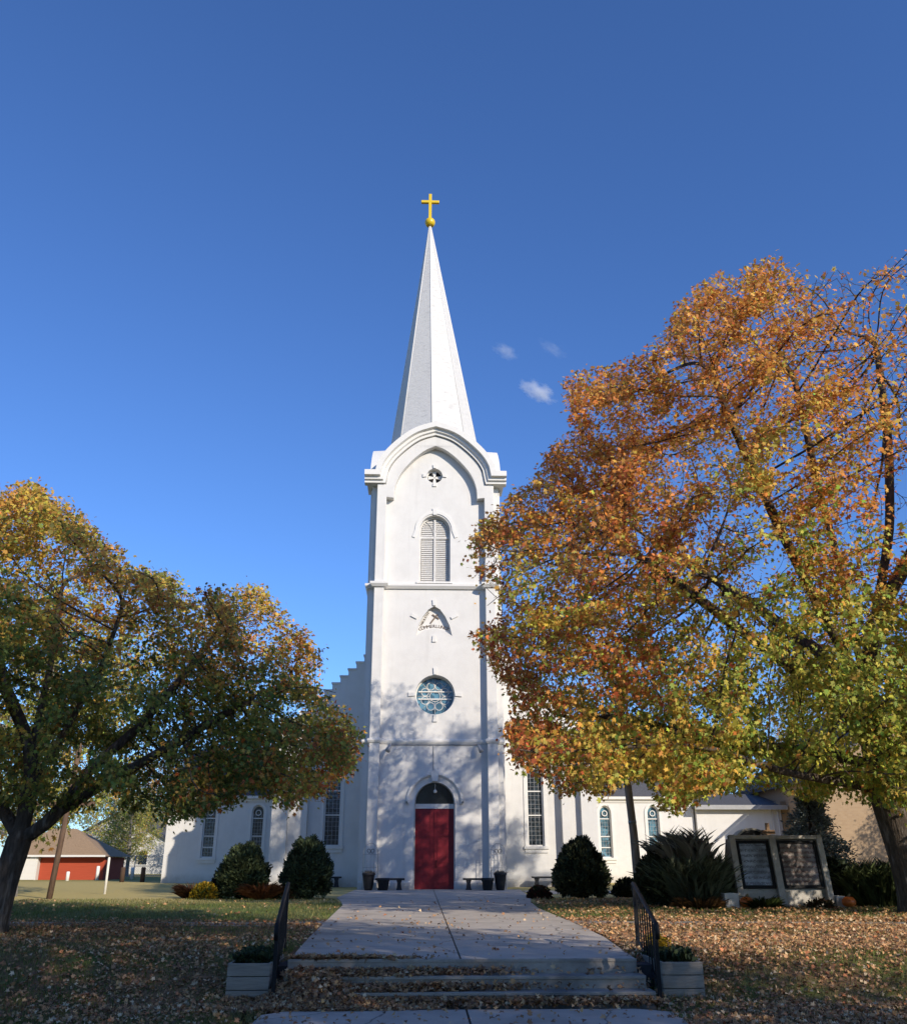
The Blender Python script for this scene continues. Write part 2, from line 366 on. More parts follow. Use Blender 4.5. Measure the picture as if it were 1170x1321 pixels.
def cards(name, m, parent, T, c, d, nrm, size, tint, width=1.0, loc=None):
    """many small leaf-shaped faces in one mesh. d: along the leaf, nrm: approximate normal"""
    c = np.asarray(c, float); d = np.asarray(d, float); nrm = np.asarray(nrm, float); N = len(c)
    d = d / (np.linalg.norm(d, axis=1, keepdims=True) + 1e-9)
    sd = np.cross(d, nrm); sd /= (np.linalg.norm(sd, axis=1, keepdims=True) + 1e-9)
    nn = np.cross(sd, d)
    size = np.broadcast_to(np.asarray(size, float), (N,)); width = np.broadcast_to(np.asarray(width, float), (N,))
    V = c[:, None, :] + size[:, None, None] * (T[None, :, 1, None] * d[:, None, :] + T[None, :, 2, None] * nn[:, None, :]) + (size * width)[:, None, None] * T[None, :, 0, None] * sd[:, None, :]
    off = worldloc(parent) if parent else Vector(loc or (0, 0, 0))
    V = V.reshape(-1, 3) - np.array(off)
    k = len(T)
    me = bpy.data.meshes.new(name)
    me.vertices.add(N * k); me.loops.add(N * k); me.polygons.add(N)
    me.vertices.foreach_set('co', V.astype(np.float32).ravel())
    me.loops.foreach_set('vertex_index', np.arange(N * k, dtype=np.int32))
    me.polygons.foreach_set('loop_start', np.arange(0, N * k, k, dtype=np.int32))
    me.update(calc_edges=True)
    at = me.attributes.new('tint', 'FLOAT_COLOR', 'FACE')
    tt = np.ones((N, 4), np.float32); tt[:, :3] = np.clip(tint, 0, 1); at.data.foreach_set('color', tt.ravel())
    me.materials.append(m)
    o = bpy.data.objects.new(name, me); COL.objects.link(o)
    if parent: o.parent = parent
    elif loc: o.location = loc
    return o

def unit(N):
    v = rng.normal(size=(N, 3)); return v / np.linalg.norm(v, axis=1, keepdims=True)
def nz(p, s, seed=0):
    return np.array([noise.noise(Vector((float(q[0]) * s + seed, float(q[1]) * s, float(q[2]) * s))) for q in p])
def catmull(pts, n=6):
    P = [Vector(p) for p in pts]; out = []
    for i in range(len(P) - 1):
        a, b, c, d = P[max(i - 1, 0)], P[i], P[i + 1], P[min(i + 2, len(P) - 1)]
        for k in range(n):
            t = k / n
            out.append(.5 * ((2 * b) + (c - a) * t + (2 * a - 5 * b + 4 * c - d) * t * t + (3 * b - a - 3 * c + d) * t ** 3))
    out.append(P[-1]); return out
def arc(cx, cz, r, a0, a1, n=16):
    return [(cx + r * math.cos(R(a0 + (a1 - a0) * i / n)), cz + r * math.sin(R(a0 + (a1 - a0) * i / n))) for i in range(n + 1)]
def circle(cx, cz, r, n=36): return arc(cx, cz, r, 0, 360, n)[:-1]
def arched(cx, hw, z0, zs, rise=1.0, n=16):
    """opening outline: straight sides to zs, then a half-ellipse of rise*hw"""
    return [(cx - hw, z0), (cx + hw, z0)] + [(cx + hw * math.cos(math.pi * i / n), zs + hw * rise * math.sin(math.pi * i / n)) for i in range(n + 1)]

exec_order = []
# ================================================================== GROUND
def gz(x, y):
    t = min(max((y - 11.6) / 1.9, 0), 1); t = t * t * (3 - 2 * t)
    return -.42 * (1 - t)
def ground():
    xs = [-600, -300, -150, -80, -50, -30, -20] + [i * .5 for i in range(-24, 27)] + [16, 20, 30, 50, 80, 150, 300, 600]
    ys = [-300, -120, -60, -30, -15, -6, 0, 3, 6, 8, 9, 10, 10.5, 11, 11.3] + [11.5 + .2 * i for i in range(12)] + [14.5, 15, 16, 17, 18, 19, 20, 22, 25, 28, 31, 34, 40, 50, 60, 75, 90, 120, 180, 300, 700, 1500]
    v = []; f = []
    for y in ys:
        for x in xs:
            z = gz(x, y)
            if -1.75 < x < 2.75 and 9 < y < 60: z = min(z, -.03) - (.42 if y < 12.9 else .05)   # cut away under the concrete
            elif y < 30: z += .035 * noise.noise(Vector((x * .5, y * .5, 0)))
            v.append((x, y, z))
    nx = len(xs)
    for j in range(len(ys) - 1):
        for i in range(nx - 1):
            a = j * nx + i; f.append((a, a + 1, a + nx + 1, a + nx))
    mb = MB().add(v, f, True); struct('lawn', mb, M['lawn'])
ground()
# walk up to the door: slabs with open joints, flaring towards the church
def plaza():
    L = [(12.42, -1.62), (16, -1.8), (20, -1.95), (28, -2.25), (31, -2.55), (34, -2.95), (44.4, -3.0)]
    Rr = [(12.42, 2.64), (16, 2.92), (20, 3.0), (26, 3.05), (30, 3.3), (34, 3.75), (44.4, 4.4)]
    ip = lambda T, y: float(np.interp(y, [a for a, _ in T], [b for _, b in T]))
    mb = MB(); cuts = [12.42, 17.4, 22.4, 27.4, 32.4, 37.4, 42.3, 44.44]
    for a, b in zip(cuts[:-1], cuts[1:]):
        a2, b2 = a + .008, b - .008
        ysub = [a2] + [y for y in (16, 20, 26, 28, 30, 31, 34) if a2 < y < b2] + [b2]
        cen = .48
        mb.slab([(ip(L, y), y) for y in ysub] + [(cen - .012, b2), (cen - .012, a2)], [], .022, -.2, 'z')
        mb.slab([(cen + .012, a2), (cen + .012, b2)] + [(ip(Rr, y), y) for y in reversed(ysub)], [], .022, -.2, 'z')
    o = struct('walkway', mb, M['concrete'])
    mb = MB().box(-2.2, 3.0, 12.5, 44.3, -.3, -.06); struct('walkway_bed', mb, M['asphalt'])
plaza()
def strip(name, pts, z, m=None):
    mb = MB().slab(pts, [], z, z - .12, 'z'); return struct(name, mb, m or M['concrete_old'])
strip('sidewalk', [(-60, 22.9), (-12, 20.75), (-2.9, 20.1), (-2.3, 20.4), (-1.97, 21.1), (-1.93, 18.2), (-2.2, 18.8), (-2.9, 19.0), (-12, 19.75), (-60, 21.8)][::-1], .012)
strip('sidewalk', [(3.03, 21.6), (3.3, 20.9), (4, 20.3), (12, 19.7), (60, 17.0), (60, 15.9), (12, 18.5), (4.2, 18.9), (3.2, 18.2), (2.97, 17.2)][::-1], .012)
strip('side_path', [(4.2, 38.3), (12.5, 38.3), (12.5, 42.6), (4.35, 42.6)], .016, M['concrete'])
mb = MB()
for x0, x1 in ((-1.72, .49), (.515, 2.75)):
    mb.slab([(x0, 4.0), (x1, 4.0), (x1, 11.2 if x1 > 1 else 11.42), (x1 - (.35 if x1 > 1 else 0), 11.42), (x0 + (.3 if x0 < 0 else 0), 11.42), (x0, 11.1 if x0 < 0 else 11.42)], [], -.40, -.6, 'z')
struct('lower_walk', mb, M['concrete'])
# steps
st = thing('entry_steps', 'three worn grey concrete steps with leaves on their treads below the walk', 'steps', (.5, 12, -.42))
for i in range(3):
    y1 = 12.42; y0 = 11.86 + .28 * i; z1 = -.28 + .14 * i + (.0 if i < 2 else .021); x0 = -1.64; x1 = 2.66 + .04 * (2 - i)
    mb = MB().slab([(y0 + .012, -.5 + .001 * i), (y0 + .012, z1 - .04), (y0 - .012, z1 - .034), (y0 - .012, z1 - .006), (y0 - .004, z1), (y1 + (-.001 * i), z1), (y1 - .001 * i, -.5 + .001 * i)][::-1], [], x0, x1, 'x')
    obj('step', mb, M['concrete_old'], st)
strip('road', [(-140, 93), (-9, 93), (-9, 100), (-140, 100)], .012, M['asphalt'])
strip('street', [(-90, -12), (90, -12), (90, -4.5), (-90, -4.5)], -.40, M['asphalt'])

# ================================================================== CHURCH
CX, YP, YW = .44, 44.0, 44.42       # axis, pilaster plane, wall plane
ch = thing('church', 'white stucco church with a square bell tower, tall spire and red front door', 'church', (CX, 47.5, 0))
XI, XO, XC = 2.56, 3.05, 3.33          # pilaster inner, outer, tower corner (half widths)
rose_c, rose_r = (.50, 8.8), .96
DX = .52
door_o = arched(DX, .95, -.02, 3.72, 1.02)
louv_o = [(.43 - .80, 14.52), (.43 + .80, 14.52)] + [(.43 + .8 * math.cos(math.pi * i / 20), 17.3 + .86 * math.sin(math.pi * i / 20)) for i in range(21)]
circ_c, circ_r = (.39, 20.42), .42
tri = [(-.48, 11.72), (-.05, 12.0), (.44, 12.08), (.92, 12.0), (1.33, 11.72), (1.2, 12.25), (.98, 12.72), (.72, 13.08), (.43, 13.25), (.14, 13.08), (-.13, 12.72), (-.35, 12.25)]
# arch profile of the tower head, half widths from the axis
hc = [(2.60, 19.72), (2.5, 20.4), (2.16, 21.05), (1.5, 21.75), (.8, 22.27), (.0, 22.55)]
hcurve = [(p.x, p.y) for p in catmull(hc, 5)]
head = [(3.72, 19.72), hcurve[0]] + [q for q in hcurve[1:] if q[1] > 20.5]
path_front = [(CX - a, b) for a, b in head] + [(CX + a, b) for a, b in reversed(head[:-1])]
# front wall of the tower with its openings
outl = [(CX - XC, 0), (CX + XC, 0), (CX + XC, 19.74), (CX + 2.60, 19.74)] + [(CX + a, b) for a, b in hcurve[1:]] + [(CX - a, b) for a, b in reversed(hcurve[:-1])] + [(CX - XC, 19.74)]
mb = MB().slab(outl, [door_o[::-1], circle(*rose_c, rose_r)[::-1], louv_o[::-1], circle(*circ_c, circ_r, 28)[::-1], tri[::-1]], YW, YW + .68)
mb.box(CX - XC, CX + XC, YW + .682, 51.2, 0, 19.7)
# step of the tower corner behind the pilasters
obj('tower_wall', mb, M['stucco'], ch)
# pilasters with the arch that joins them
ic = [(2.5, 19.0), (2.18, 18.95), (2.12, 19.65), (1.78, 20.45), (1.12, 21.25), (.46, 21.78), (0, 21.96)]
icurve = [(XI, 19.0)] + [(p.x, p.y) for p in catmull(ic[1:], 5)]
poly = [(CX - XO, 0), (CX - XI, 0)] + [(CX - a, b) for a, b in icurve] + [(CX + a, b) for a, b in reversed(icurve[:-1])] + [(CX + XI, 0), (CX + XO, 0), (CX + XO, 19.74), (CX + 2.60, 19.74)] + [(CX + a, b) for a, b in hcurve[1:]] + [(CX - a, b) for a, b in reversed(hcurve[:-1])] + [(CX - XO, 19.74)]
obj('pilaster_arch', MB().slab(poly, [], YP, YW - .002), M['stucco'], ch, bevel=.025)
# pilasters on the tower's side faces
mb = MB()
for sx in (-1, 1):
    for ya, yb in ((44.75, 45.45), (50.2, 50.9)):
        xa, xb = sorted((CX + sx * (XC + .002), CX + sx * (XC + .09))); mb.box(xa, xb, ya, yb, 0, 19.65)
obj('side_pilaster', mb, M['stucco'], ch)
# hood mouldings that form the arched cornice, front/back and both sides
prof = [(-.02, -.28), (-.04, .12), (-.16, .12), (-.20, .24), (-.34, .24), (-.38, .44), (-.66, .44), (-.70, -.28)]
mb = MB()
pf = path_front
mb.sweep(pf, [(o, h) for o, h in prof], lambda p, h: (p.x, YP - h, p.y))
obj('arched_cornice', mb, M['trim'], ch)
CYT = 47.75
for sx in (-1, 1):
    mb = MB()
    pth = [(CYT - a, b) for a, b in head] + [(CYT + a, b) for a, b in reversed(head[:-1])]
    mb.sweep(pth, prof, lambda p, h: (CX + sx * (XO + .02 + h * .95), p.x, p.y))
    obj('side_cornice', mb, M['trim'], ch)
# roof bodies under the hoods: two crossed vaults
hv = [(a * 1.0, b + .42) for a, b in hcurve]
vault = [(CX - a, b) for a, b in [(2.9, 19.98)] + hv] + [(CX + a, b) for a, b in reversed([(2.9, 19.98)] + hv[:-1])]
mb = MB().slab(vault, [], YW + .66, 51.4)
for sx in (-1, 1):                     # closed corners where the hoods meet
    xa, xb = sorted((CX + sx * 2.75, CX + sx * 3.6)); mb.box(xa, xb, YP - .06, 45.6, 19.75, 20.36)
vs_ = [(CYT - (p[0] - CX), p[1] + .004) for p in vault]
mb.slab(vs_, [], CX - 3.3, CX + 3.3, 'x')
obj('tower_roof', mb, M['trim'], ch)
# string courses wrapped round the tower front
plan = [(CX - XC, 50.5), (CX - XC, YW), (CX - XO, YW), (CX - XO, YP), (CX - XI, YP), (CX - XI, YW), (CX + XI, YW), (CX + XI, YP), (CX + XO, YP), (CX + XO, YW), (CX + XC, YW), (CX + XC, 50.5)]
for z, hgt, pr in ((6.45, .22, .09), (14.12, .30, .20)):
    p_ = [(-.02, z), (pr * .45, z), (pr, z + hgt * .45), (pr, z + hgt * .8), (-.02, z + hgt)]
    obj('string_course', MB().sweep(plan, p_, lambda p, h: (p.x, p.y, h)), M['trim'], ch)
# plinth
obj('plinth', MB().sweep([(CX - XC, 50.5), (CX - XC, YW), (CX - XO, YW), (CX - XO, YP), (CX - XI, YP), (CX - XI, YW), (CX - 1.0, YW)], [(-.01, 0), (.05, 0), (.05, .3), (.02, .36), (-.01, .36)], lambda p, h: (p.x, p.y, h)).sweep([(CX + 1.0, YW), (CX + XI, YW), (CX + XI, YP), (CX + XO, YP), (CX + XO, YW), (CX + XC, YW), (CX + XC, 50.5)], [(-.01, 0), (.05, 0), (.05, .3), (.02, .36), (-.01, .36)], lambda p, h: (p.x, p.y, h)), M['stucco'], ch)
# spire: octagon with an edge to the front, apex a touch off the axis
ax_, ay_ = CX - .45, CYT
zb, zt, rb = 20.6, 39.42, 2.92
mb = MB(); n8 = 8; a0 = R(-90 - 3)
def spire_ring(z, r, k):
    t = (z - zb) / (zt - zb); cx = CX * (1 - t) + ax_ * t
    return [(cx + r * math.cos(a0 + 2 * math.pi * i / n8), ay_ + r * math.sin(a0 + 2 * math.pi * i / n8), z) for i in range(n8)]
zz = [zb, 24.5, 28, 31.5, 35, zt]; v = []
for z in zz: v += spire_ring(z, rb * (zt - z) / (zt - zb) + .05, n8)
mb.add(v, [(j * 8 + i, j * 8 + (i + 1) % 8, (j + 1) * 8 + (i + 1) % 8, (j + 1) * 8 + i) for j in range(len(zz) - 1) for i in range(8)] + [tuple(range(8))])
sp = obj('spire', mb, M['spire'], ch)
# ridge rolls
mb = MB()
for i in range(8):
    mb.tube([Vector(v[i]), Vector(v[5 * 8 + i])], [.035, .02], 6)
obj('spire_hip', mb, M['trim'], sp)
mb = MB(); bz = zt + .22
mb.lathe([(.06, -.34), (.14, -.24)] + [(.33 * math.cos(R(a)), .33 * math.sin(R(a))) for a in range(-60, 81, 14)] + [(.05, .34)], (ax_, ay_, bz), 24)
obj('gilded_ball', mb, M['gold'], sp)
mb = MB()
q = [(-.085, .25), (.085, .25), (.085, 1.57), (.52, 1.57), (.52, 1.75), (.085, 1.75), (.085, 2.28), (-.085, 2.28), (-.085, 1.75), (-.52, 1.75), (-.52, 1.57), (-.085, 1.57)]
mb.slab([(ax_ + a * 1.12, bz + b * 1.06 * .93) for a, b in q], [], ay_ - .09, ay_ + .09)
obj('gilded_cross', mb, M['gold'], sp, bevel=.02)
# louvred belfry window
lv = obj('belfry_window', MB().slab(louv_o, [], YW + .42, YW + .47), M['louvre'], ch)
inn = [(.43 - .72, 14.6), (.43 + .72, 14.6)] + [(.43 + .72 * math.cos(math.pi * i / 20), 17.3 + .78 * math.sin(math.pi * i / 20)) for i in range(21)]
mb = MB().slab(louv_o, [inn[::-1]], YW + .26, YW + .40)
mb.box(.43 - .05, .43 + .05, YW + .25, YW + .39, 14.6, 18.0)
mb.box(.43 - .72, .43 - .05, YW + .27, YW + .39, 16.95, 17.07); mb.box(.43 + .05, .43 + .72, YW + .27, YW + .39, 16.95, 17.07)
for sx in (-1, 1):                      # two lancet heads
    pts = [(.43 + sx * (.05 + .67 * (1 - math.cos(R(a)))) * 1.0, 17.05 + .9 * math.sin(R(a))) for a in range(0, 80, 8)]
    mb.tube([(p[0], YW + .3, p[1]) for p in pts if (abs(p[0] - .43) / .72) ** 2 + (max(0, p[1] - 17.3) / .78) ** 2 < 1], .018, 6)
obj('frame', mb, M['louvre'], lv)
mb = MB()
z = 14.64
while z < 17.98:
    hw = .70 if z < 17.3 else .70 * math.sqrt(max(0, 1 - ((z - 17.3) / .76) ** 2))
    for sx in (-1, 1):
        if hw > .12:
            cxm = .43 + sx * (hw + .05) / 2
            mb.obox((cxm, YW + .34, z), ((hw - .05) / 2, 0, 0), (0, .034, .052), (0, -.004, .004))
    z += .105
obj('louvre_slats', mb, M['louvre'], lv)
obj('sill', MB().box(.43 - .92, .43 + .92, YW - .1, YW + .3, 14.43, 14.515), M['trim'], lv)
# small round window with a white cross
rw = obj('round_window', MB().slab(circle(*circ_c, circ_r, 28), [], YW + .38, YW + .44), M['recess_dark'], ch)
mb = MB()
for a in range(4):
    c_, s_ = math.cos(R(90 * a)), math.sin(R(90 * a))
    P = [(-.045, .03), (.045, .03), (.10, .34), (-.10, .34)]
    if a == 2: P = [(-.045, .03), (.045, .03), (.10, .40), (-.10, .40)]
    mb.slab([(circ_c[0] + x * c_ - z * s_, circ_c[1] + x * s_ + z * c_) for x, z in P], [], YW + .28 + .001 * a, YW + .36)
mb.ring(circ_c, .37, .05, YW + .27, YW + .37, 28)
obj('cross_tracery', mb, M['trim'], rw)
# rose window
rs = obj('rose_window', MB().slab(circle(*rose_c, rose_r), [], YW + .56, YW + .62), M['rose_glass'], ch)
mb = MB().ring(rose_c, rose_r - .05, .05, YW + .46, YW + .56, 48)
for dz in (.22, -.14): mb.box(rose_c[0] - .82, rose_c[0] + .82, YW + .5, YW + .55, rose_c[1] + dz - .028, rose_c[1] + dz + .028)
obj('frame', mb, M['trim'], rs)
mb = MB()
mb.ring(rose_c, .24, .03, YW + .53, YW + .56, 24)
for i in range(8):
    a = R(22.5 + 45 * i); mb.ring((rose_c[0] + .53 * math.cos(a), rose_c[1] + .53 * math.sin(a)), .17, .03, YW + .532 + .0008 * i, YW + .559, 18)
    mb.tube([(rose_c[0] + .26 * math.cos(R(45 * i)), YW + .545, rose_c[1] + .26 * math.sin(R(45 * i))), (rose_c[0] + .85 * math.cos(R(45 * i)), YW + .545, rose_c[1] + .85 * math.sin(R(45 * i)))], .014, 5)
obj('tracery', mb, M['louvre'], rs)
# keystones round the openings
mb = MB()
def key(x, z, w1, w2, h, rot):
    mb = MB(); c_, s_ = math.cos(R(rot)), math.sin(R(rot))
    mb.slab([(x + a * c_ - b * s_, z + a * s_ + b * c_) for a, b in ((-w1, 0), (w1, 0), (w2, h), (-w2, h))], [], YW - .07, YW + .05); obj('keystone', mb, M['trim'], ch)
for (cx, cz), r, h in ((circ_c, circ_r, .2), (rose_c, rose_r, .34)):
    for a in (0, 90, 180, 270): key(cx - (r + .01) * math.sin(R(a)), cz + (r + .01) * math.cos(R(a)), .07, .1, h, a)
key(.43, 18.17, .09, .13, .36, 0); key(.43, 13.27, .07, .1, .3, 0); key(.43, 11.72, .07, .1, -.32, 0); key(-.42, 12.62, .07, .1, .34, 58); key(1.28, 12.62, .07, .1, .34, -58)
mb = MB()   # raised label mould over belfry window
mb.sweep([(.43 + 1.05, 16.9)] + [(.43 + .9 * math.cos(math.pi * i / 16), 17.3 + .96 * math.sin(math.pi * i / 16)) for i in range(17)] + [(.43 - 1.05, 16.9)], [(-.02, -.0), (.14, 0), (.14, .05), (-.02, .05)], lambda p, h: (p.x, YW - h, p.y))
obj('window_hood', mb, M['trim'], ch)
# inscription niche
tn = obj('inscription_niche', MB().slab(tri, [], YW + .30, YW + .36), M['trim'], ch)
def word(txt, size, pts_fn, y, thick=.02):
    """letters laid along a curve in the wall plane, as solid mesh"""
    out = MB(); N = len(txt)
    for i, chx in enumerate(txt):
        if chx == ' ': continue
        cu = bpy.data.curves.new('t', 'FONT'); cu.body = chx; cu.size = size; cu.align_x = 'CENTER'; cu.extrude = thick / 2; cu.resolution_u = 2
        to = bpy.data.objects.new('t', cu); COL.objects.link(to)
        dg = bpy.context.evaluated_depsgraph_get(); me = bpy.data.meshes.new_from_object(to.evaluated_get(dg))
        x, z, a = pts_fn((i + .5) / N); c_, s_ = math.cos(a), math.sin(a)
        out.add([(x + p.co.x * c_ - p.co.y * s_, y - p.co.z, z + p.co.x * s_ + p.co.y * c_) for p in me.vertices], [tuple(f.vertices) for f in me.polygons])
        bpy.data.objects.remove(to); bpy.data.curves.remove(cu); bpy.data.meshes.remove(me)
    return out
def along_bottom(t):
    a = R(119 - 58 * t); return (.43 + 1.5 * math.cos(a), 10.86 + 1.34 * math.sin(a), a - math.pi / 2)
def along_left(t): return (-.22 + .42 * t, 12.2 + .80 * t, math.atan2(.80, .42))
lt = word('COMMERLUNCK', .23, along_bottom, YW + .285); l2 = word('IMKREUZ', .17, along_left, YW + .285)
lt.v and lt.add(l2.v, l2.f)
obj('inscription', lt, M['letter'], tn)
mb = MB(); d_ = Vector((.46, 0, .60)).normalized(); e_ = Vector((-.60, 0, .46)).normalized().cross(Vector((0, 0, 0))) if False else Vector((.60, 0, -.40)).normalized()
c0 = Vector((.42, YW + .275, 12.66))
mb.obox(c0, d_ * .29, Vector((0, .02, 0)), Vector((-d_.z, 0, d_.x)) * .035); mb.obox(c0 + d_ * .13 + Vector((0, -.003, 0)), e_ * .2, Vector((0, .02, 0)), Vector((-e_.z, 0, e_.x)) * .035)
obj('emblem_cross', mb, M['letter'], tn)
# door
dr = obj('front_door', MB().box(DX - .90, DX + .90, YW + .40, YW + .48, .02, 3.52), M['red'], ch)
mb = MB()
for sx in (-1, 1):
    for z0, z1 in ((.25, 1.0), (1.15, 2.35), (2.5, 3.35)):
        xa, xb = sorted((DX + sx * .14, DX + sx * .78))
        mb.slab([(xa, z0), (xb, z0), (xb, z1), (xa, z1)], [[(xa + .06, z0 + .06), (xa + .06, z1 - .06), (xb - .06, z1 - .06), (xb - .06, z0 + .06)]], YW + .375, YW + .398)
mb.box(DX - .012, DX + .012, YW + .37, YW + .398, .03, 3.5)
obj('door_panel', mb, M['red'], dr)
mb = MB().tube([(DX + .09, YW + .33, .95), (DX + .09, YW + .33, 1.25)], .014, 6); mb.box(DX + .075, DX + .105, YW + .33, YW + .4, .95, .98); mb.box(DX + .075, DX + .105, YW + .33, YW + .4, 1.22, 1.25)
obj('handle', mb, M['iron'], dr)
tr_o = [(DX + .88, 3.74)] + [(DX + .88 * math.cos(math.pi * i / 20), 3.76 + .9 * math.sin(math.pi * i / 20)) for i in range(21)] + [(DX - .88, 3.74)]
fl = obj('fanlight', MB().slab(tr_o, [], YW + .42, YW + .46), M['dark_glass'], ch)
mb = MB().box(DX - .90, DX + .90, YW + .36, YW + .47, 3.525, 3.735)
mb.slab([(DX - .94, 0), (DX - .905, 0), (DX - .905, 3.74)] + [(DX - .905 * math.cos(math.pi * i / 20), 3.76 + .92 * math.sin(math.pi * i / 20)) for i in range(1, 20)] + [(DX + .905, 3.74), (DX + .905, 0), (DX + .94, 0), (DX + .94, 3.74)] + [(DX + .945 * math.cos(math.pi * i / 20), 3.76 + .965 * math.sin(math.pi * i / 20)) for i in range(1, 20)] + [(DX - .94, 3.74)], [], YW + .30, YW + .49)
obj('door_frame', mb, M['trim'], dr)
mb = MB()
pth = [(DX + 1.3, 3.62), (DX + 1.12, 3.62)] + [(DX + 1.12 * math.cos(math.pi * i / 24), 3.74 + 1.16 * math.sin(math.pi * i / 24)) for i in range(25)] + [(DX - 1.12, 3.62), (DX - 1.3, 3.62)]
mb.sweep(pth, [(-.0, -.01), (.07, -.01), (.07, .06), (.13, .12), (.22, .12), (.22, -.01)], lambda p, h: (p.x, YW - h, p.y))
for i in range(1, 24):                    # carved foliage knobs along the hood
    a = math.pi * i / 24; cx, cz = DX + 1.29 * math.cos(a), 3.74 + 1.33 * math.sin(a)
    mb.lathe([(.02, -.06), (.06, -.03), (.065, .02), (.02, .06)], (cx, YW - .07, cz), 8)
mb.slab([(DX - .13, 4.72), (DX + .13, 4.72), (DX + .2, 5.14), (DX, 5.26), (DX - .2, 5.14)], [], YW - .2, YW + .02)
obj('door_hood', mb, M['trim'], ch)
lm = obj('hanging_lamp', MB().lathe([(.02, .1), (.07, .06), (.085, 0), (.06, -.06), (.01, -.08)], (DX + .02, YW + .22, 4.28), 14).tube([(DX + .02, YW + .22, 4.36), (DX + .02, YW + .22, 4.72)], .012, 5), M['lamp'], ch)
# floodlights on the string course with their conduit
mb = MB().box(CX - 2.15, CX + 2.1, YW - .05, YW - .002, 6.385, 6.425).box(CX - .02, CX + .02, YW - .045, YW - .003, 5.2, 6.38)
obj('conduit', mb, M['fascia'], ch)
for x, s in ((-1.63, -1), (2.6, 1)):
    mb = MB().tube([(x, YW - .02, 6.4), (x - .05 * s, YW - .25, 6.42), (x - .02 * s, YW - .38, 6.34)], .025, 6)
    d = Vector((s * .35, -.35, -.87)).normalized(); p = Vector((x - .02 * s, YW - .38, 6.34))
    mb.tube([p - d * .02, p + d * .14, p + d * .34], [.06, .075, .12], 10)
    obj('floodlight', mb, M['fascia'], ch)
# -------------------------------------------------- nave front with crow-stepped gable
NX, NY = .6, 49.5
pts = [(NX - 8.3, 0), (NX + 8.3, 0), (NX + 8.3, 8.3)]
stp = []
x = 8.3; z = 8.3
stp = [(8.3, 8.3), (7.3, 8.3)]
x, z = 7.3, 8.3
while x > 2.6: z += .385; stp.append((x, z)); x -= .42; stp.append((x, z))
pts = [(NX - 8.3, 0), (NX + 8.3, 0)] + [(NX + a, b) for a, b in stp] + [(NX - a, b) for a, b in reversed(stp)]
wins = [(-4.71, .42), (5.82, .42)]
mb = MB().slab(pts, [arched(wx, hw, 1.95, 6.6, 1.15)[::-1] for wx, hw in wins], NY, NY + .6)
obj('nave_front', mb, M['stucco'], ch)
for sx in (-1, 1):                         # copings on each step
    for i in range(2, len(stp) - 1, 2):
        xa, xb = sorted((NX + sx * (stp[i][0] + .05), NX + sx * (stp[i + 1][0] - .0))); obj('coping_stone', MB().box(xa, xb, NY - .06, NY + .64, stp[i][1] + .002, stp[i][1] + .085), M['trim'], ch)
    xa, xb = sorted((NX + sx * 8.38, NX + sx * 7.3)); obj('coping_stone', MB().box(xa, xb, NY - .06, NY + .64, 8.302, 8.4), M['trim'], ch)
for sx in (-1, 1):
    mb = MB(); xa, xb = sorted((NX + sx * 8.3, NX + sx * 6.55)); mb.box(xa, xb, NY - .45, NY - .002, 0, 7.6)
    xa, xb = sorted((NX + sx * 8.3, NX + sx * 7.5)); mb.box(xa, xb, NY - .8, NY - .452, 0, 6.4)
    mb.slab([(NY - .45, 7.6), (NY - .002, 7.6), (NY - .002, 8.0)], [], NX + sx * 8.3, NX + sx * 6.55, 'x')
    obj('corner_buttress', mb, M['stucco'], ch)
mb = MB().box(NX - 8.1, NX + 8.1, NY + .602, 86, 0, 8.2); obj('nave_wall', mb, M['stucco'], ch)
rp = [(NX - 8.5, 7.6), (NX + 8.5, 7.6), (NX, 13.4)]
obj('nave_roof', MB().slab(rp, [], NY + .6, 86), M['roof'], ch)
def lancet(name, wx, hw, z0, zs, rise, yw, glass, bars, parent=ch):
    g = obj(name, MB().slab(arched(wx, hw, z0, zs, rise), [], yw + .2, yw + .25), glass, parent)
    mb = MB().slab(arched(wx, hw + .0, z0, zs, rise), [arched(wx, hw - .06, z0 + .06, zs, rise)[::-1]], yw + .12, yw + .198)
    for zb_ in bars: mb.box(wx - hw + .06, wx + hw - .06, yw + .15, yw + .197, zb_ - .03, zb_ + .03)
    obj('frame', mb, M['trim'], g)
    obj('sill', MB().box(wx - hw - .22, wx + hw + .22, yw - .12, yw + .12, z0 - .14, z0 - .005).box(wx - hw - .17, wx + hw + .17, yw - .06, yw - .003, z0 - .32, z0 - .141), M['trim'], g)
    mb = MB().slab(arched(wx, hw + .17, z0, zs, (hw * rise + .17) / (hw + .17)), [arched(wx, hw + .02, z0 - .01, zs, rise)[::-1]], yw - .05, yw - .003)
    obj('surround', mb, M['trim'], g)
    mb = MB(); xx = wx - hw + .06            # leading
    for i in range(1, 4): mb.box(wx - hw + 2 * hw * i / 4 - .007, wx - hw + 2 * hw * i / 4 + .007, yw + .185, yw + .1995, z0 + .06, zs)
    zz_ = z0 + .3
    while zz_ < zs: mb.box(wx - hw + .06, wx + hw - .06, yw + .187, yw + .1992, zz_ - .006, zz_ + .006); zz_ += .22
    obj('leading', mb, M['steel'], g)
    return g
for wx, hw in wins: lancet('nave_window', wx, hw, 1.95, 6.6, 1.15, NY, M['glass'], (3.46, 4.66, 5.8))
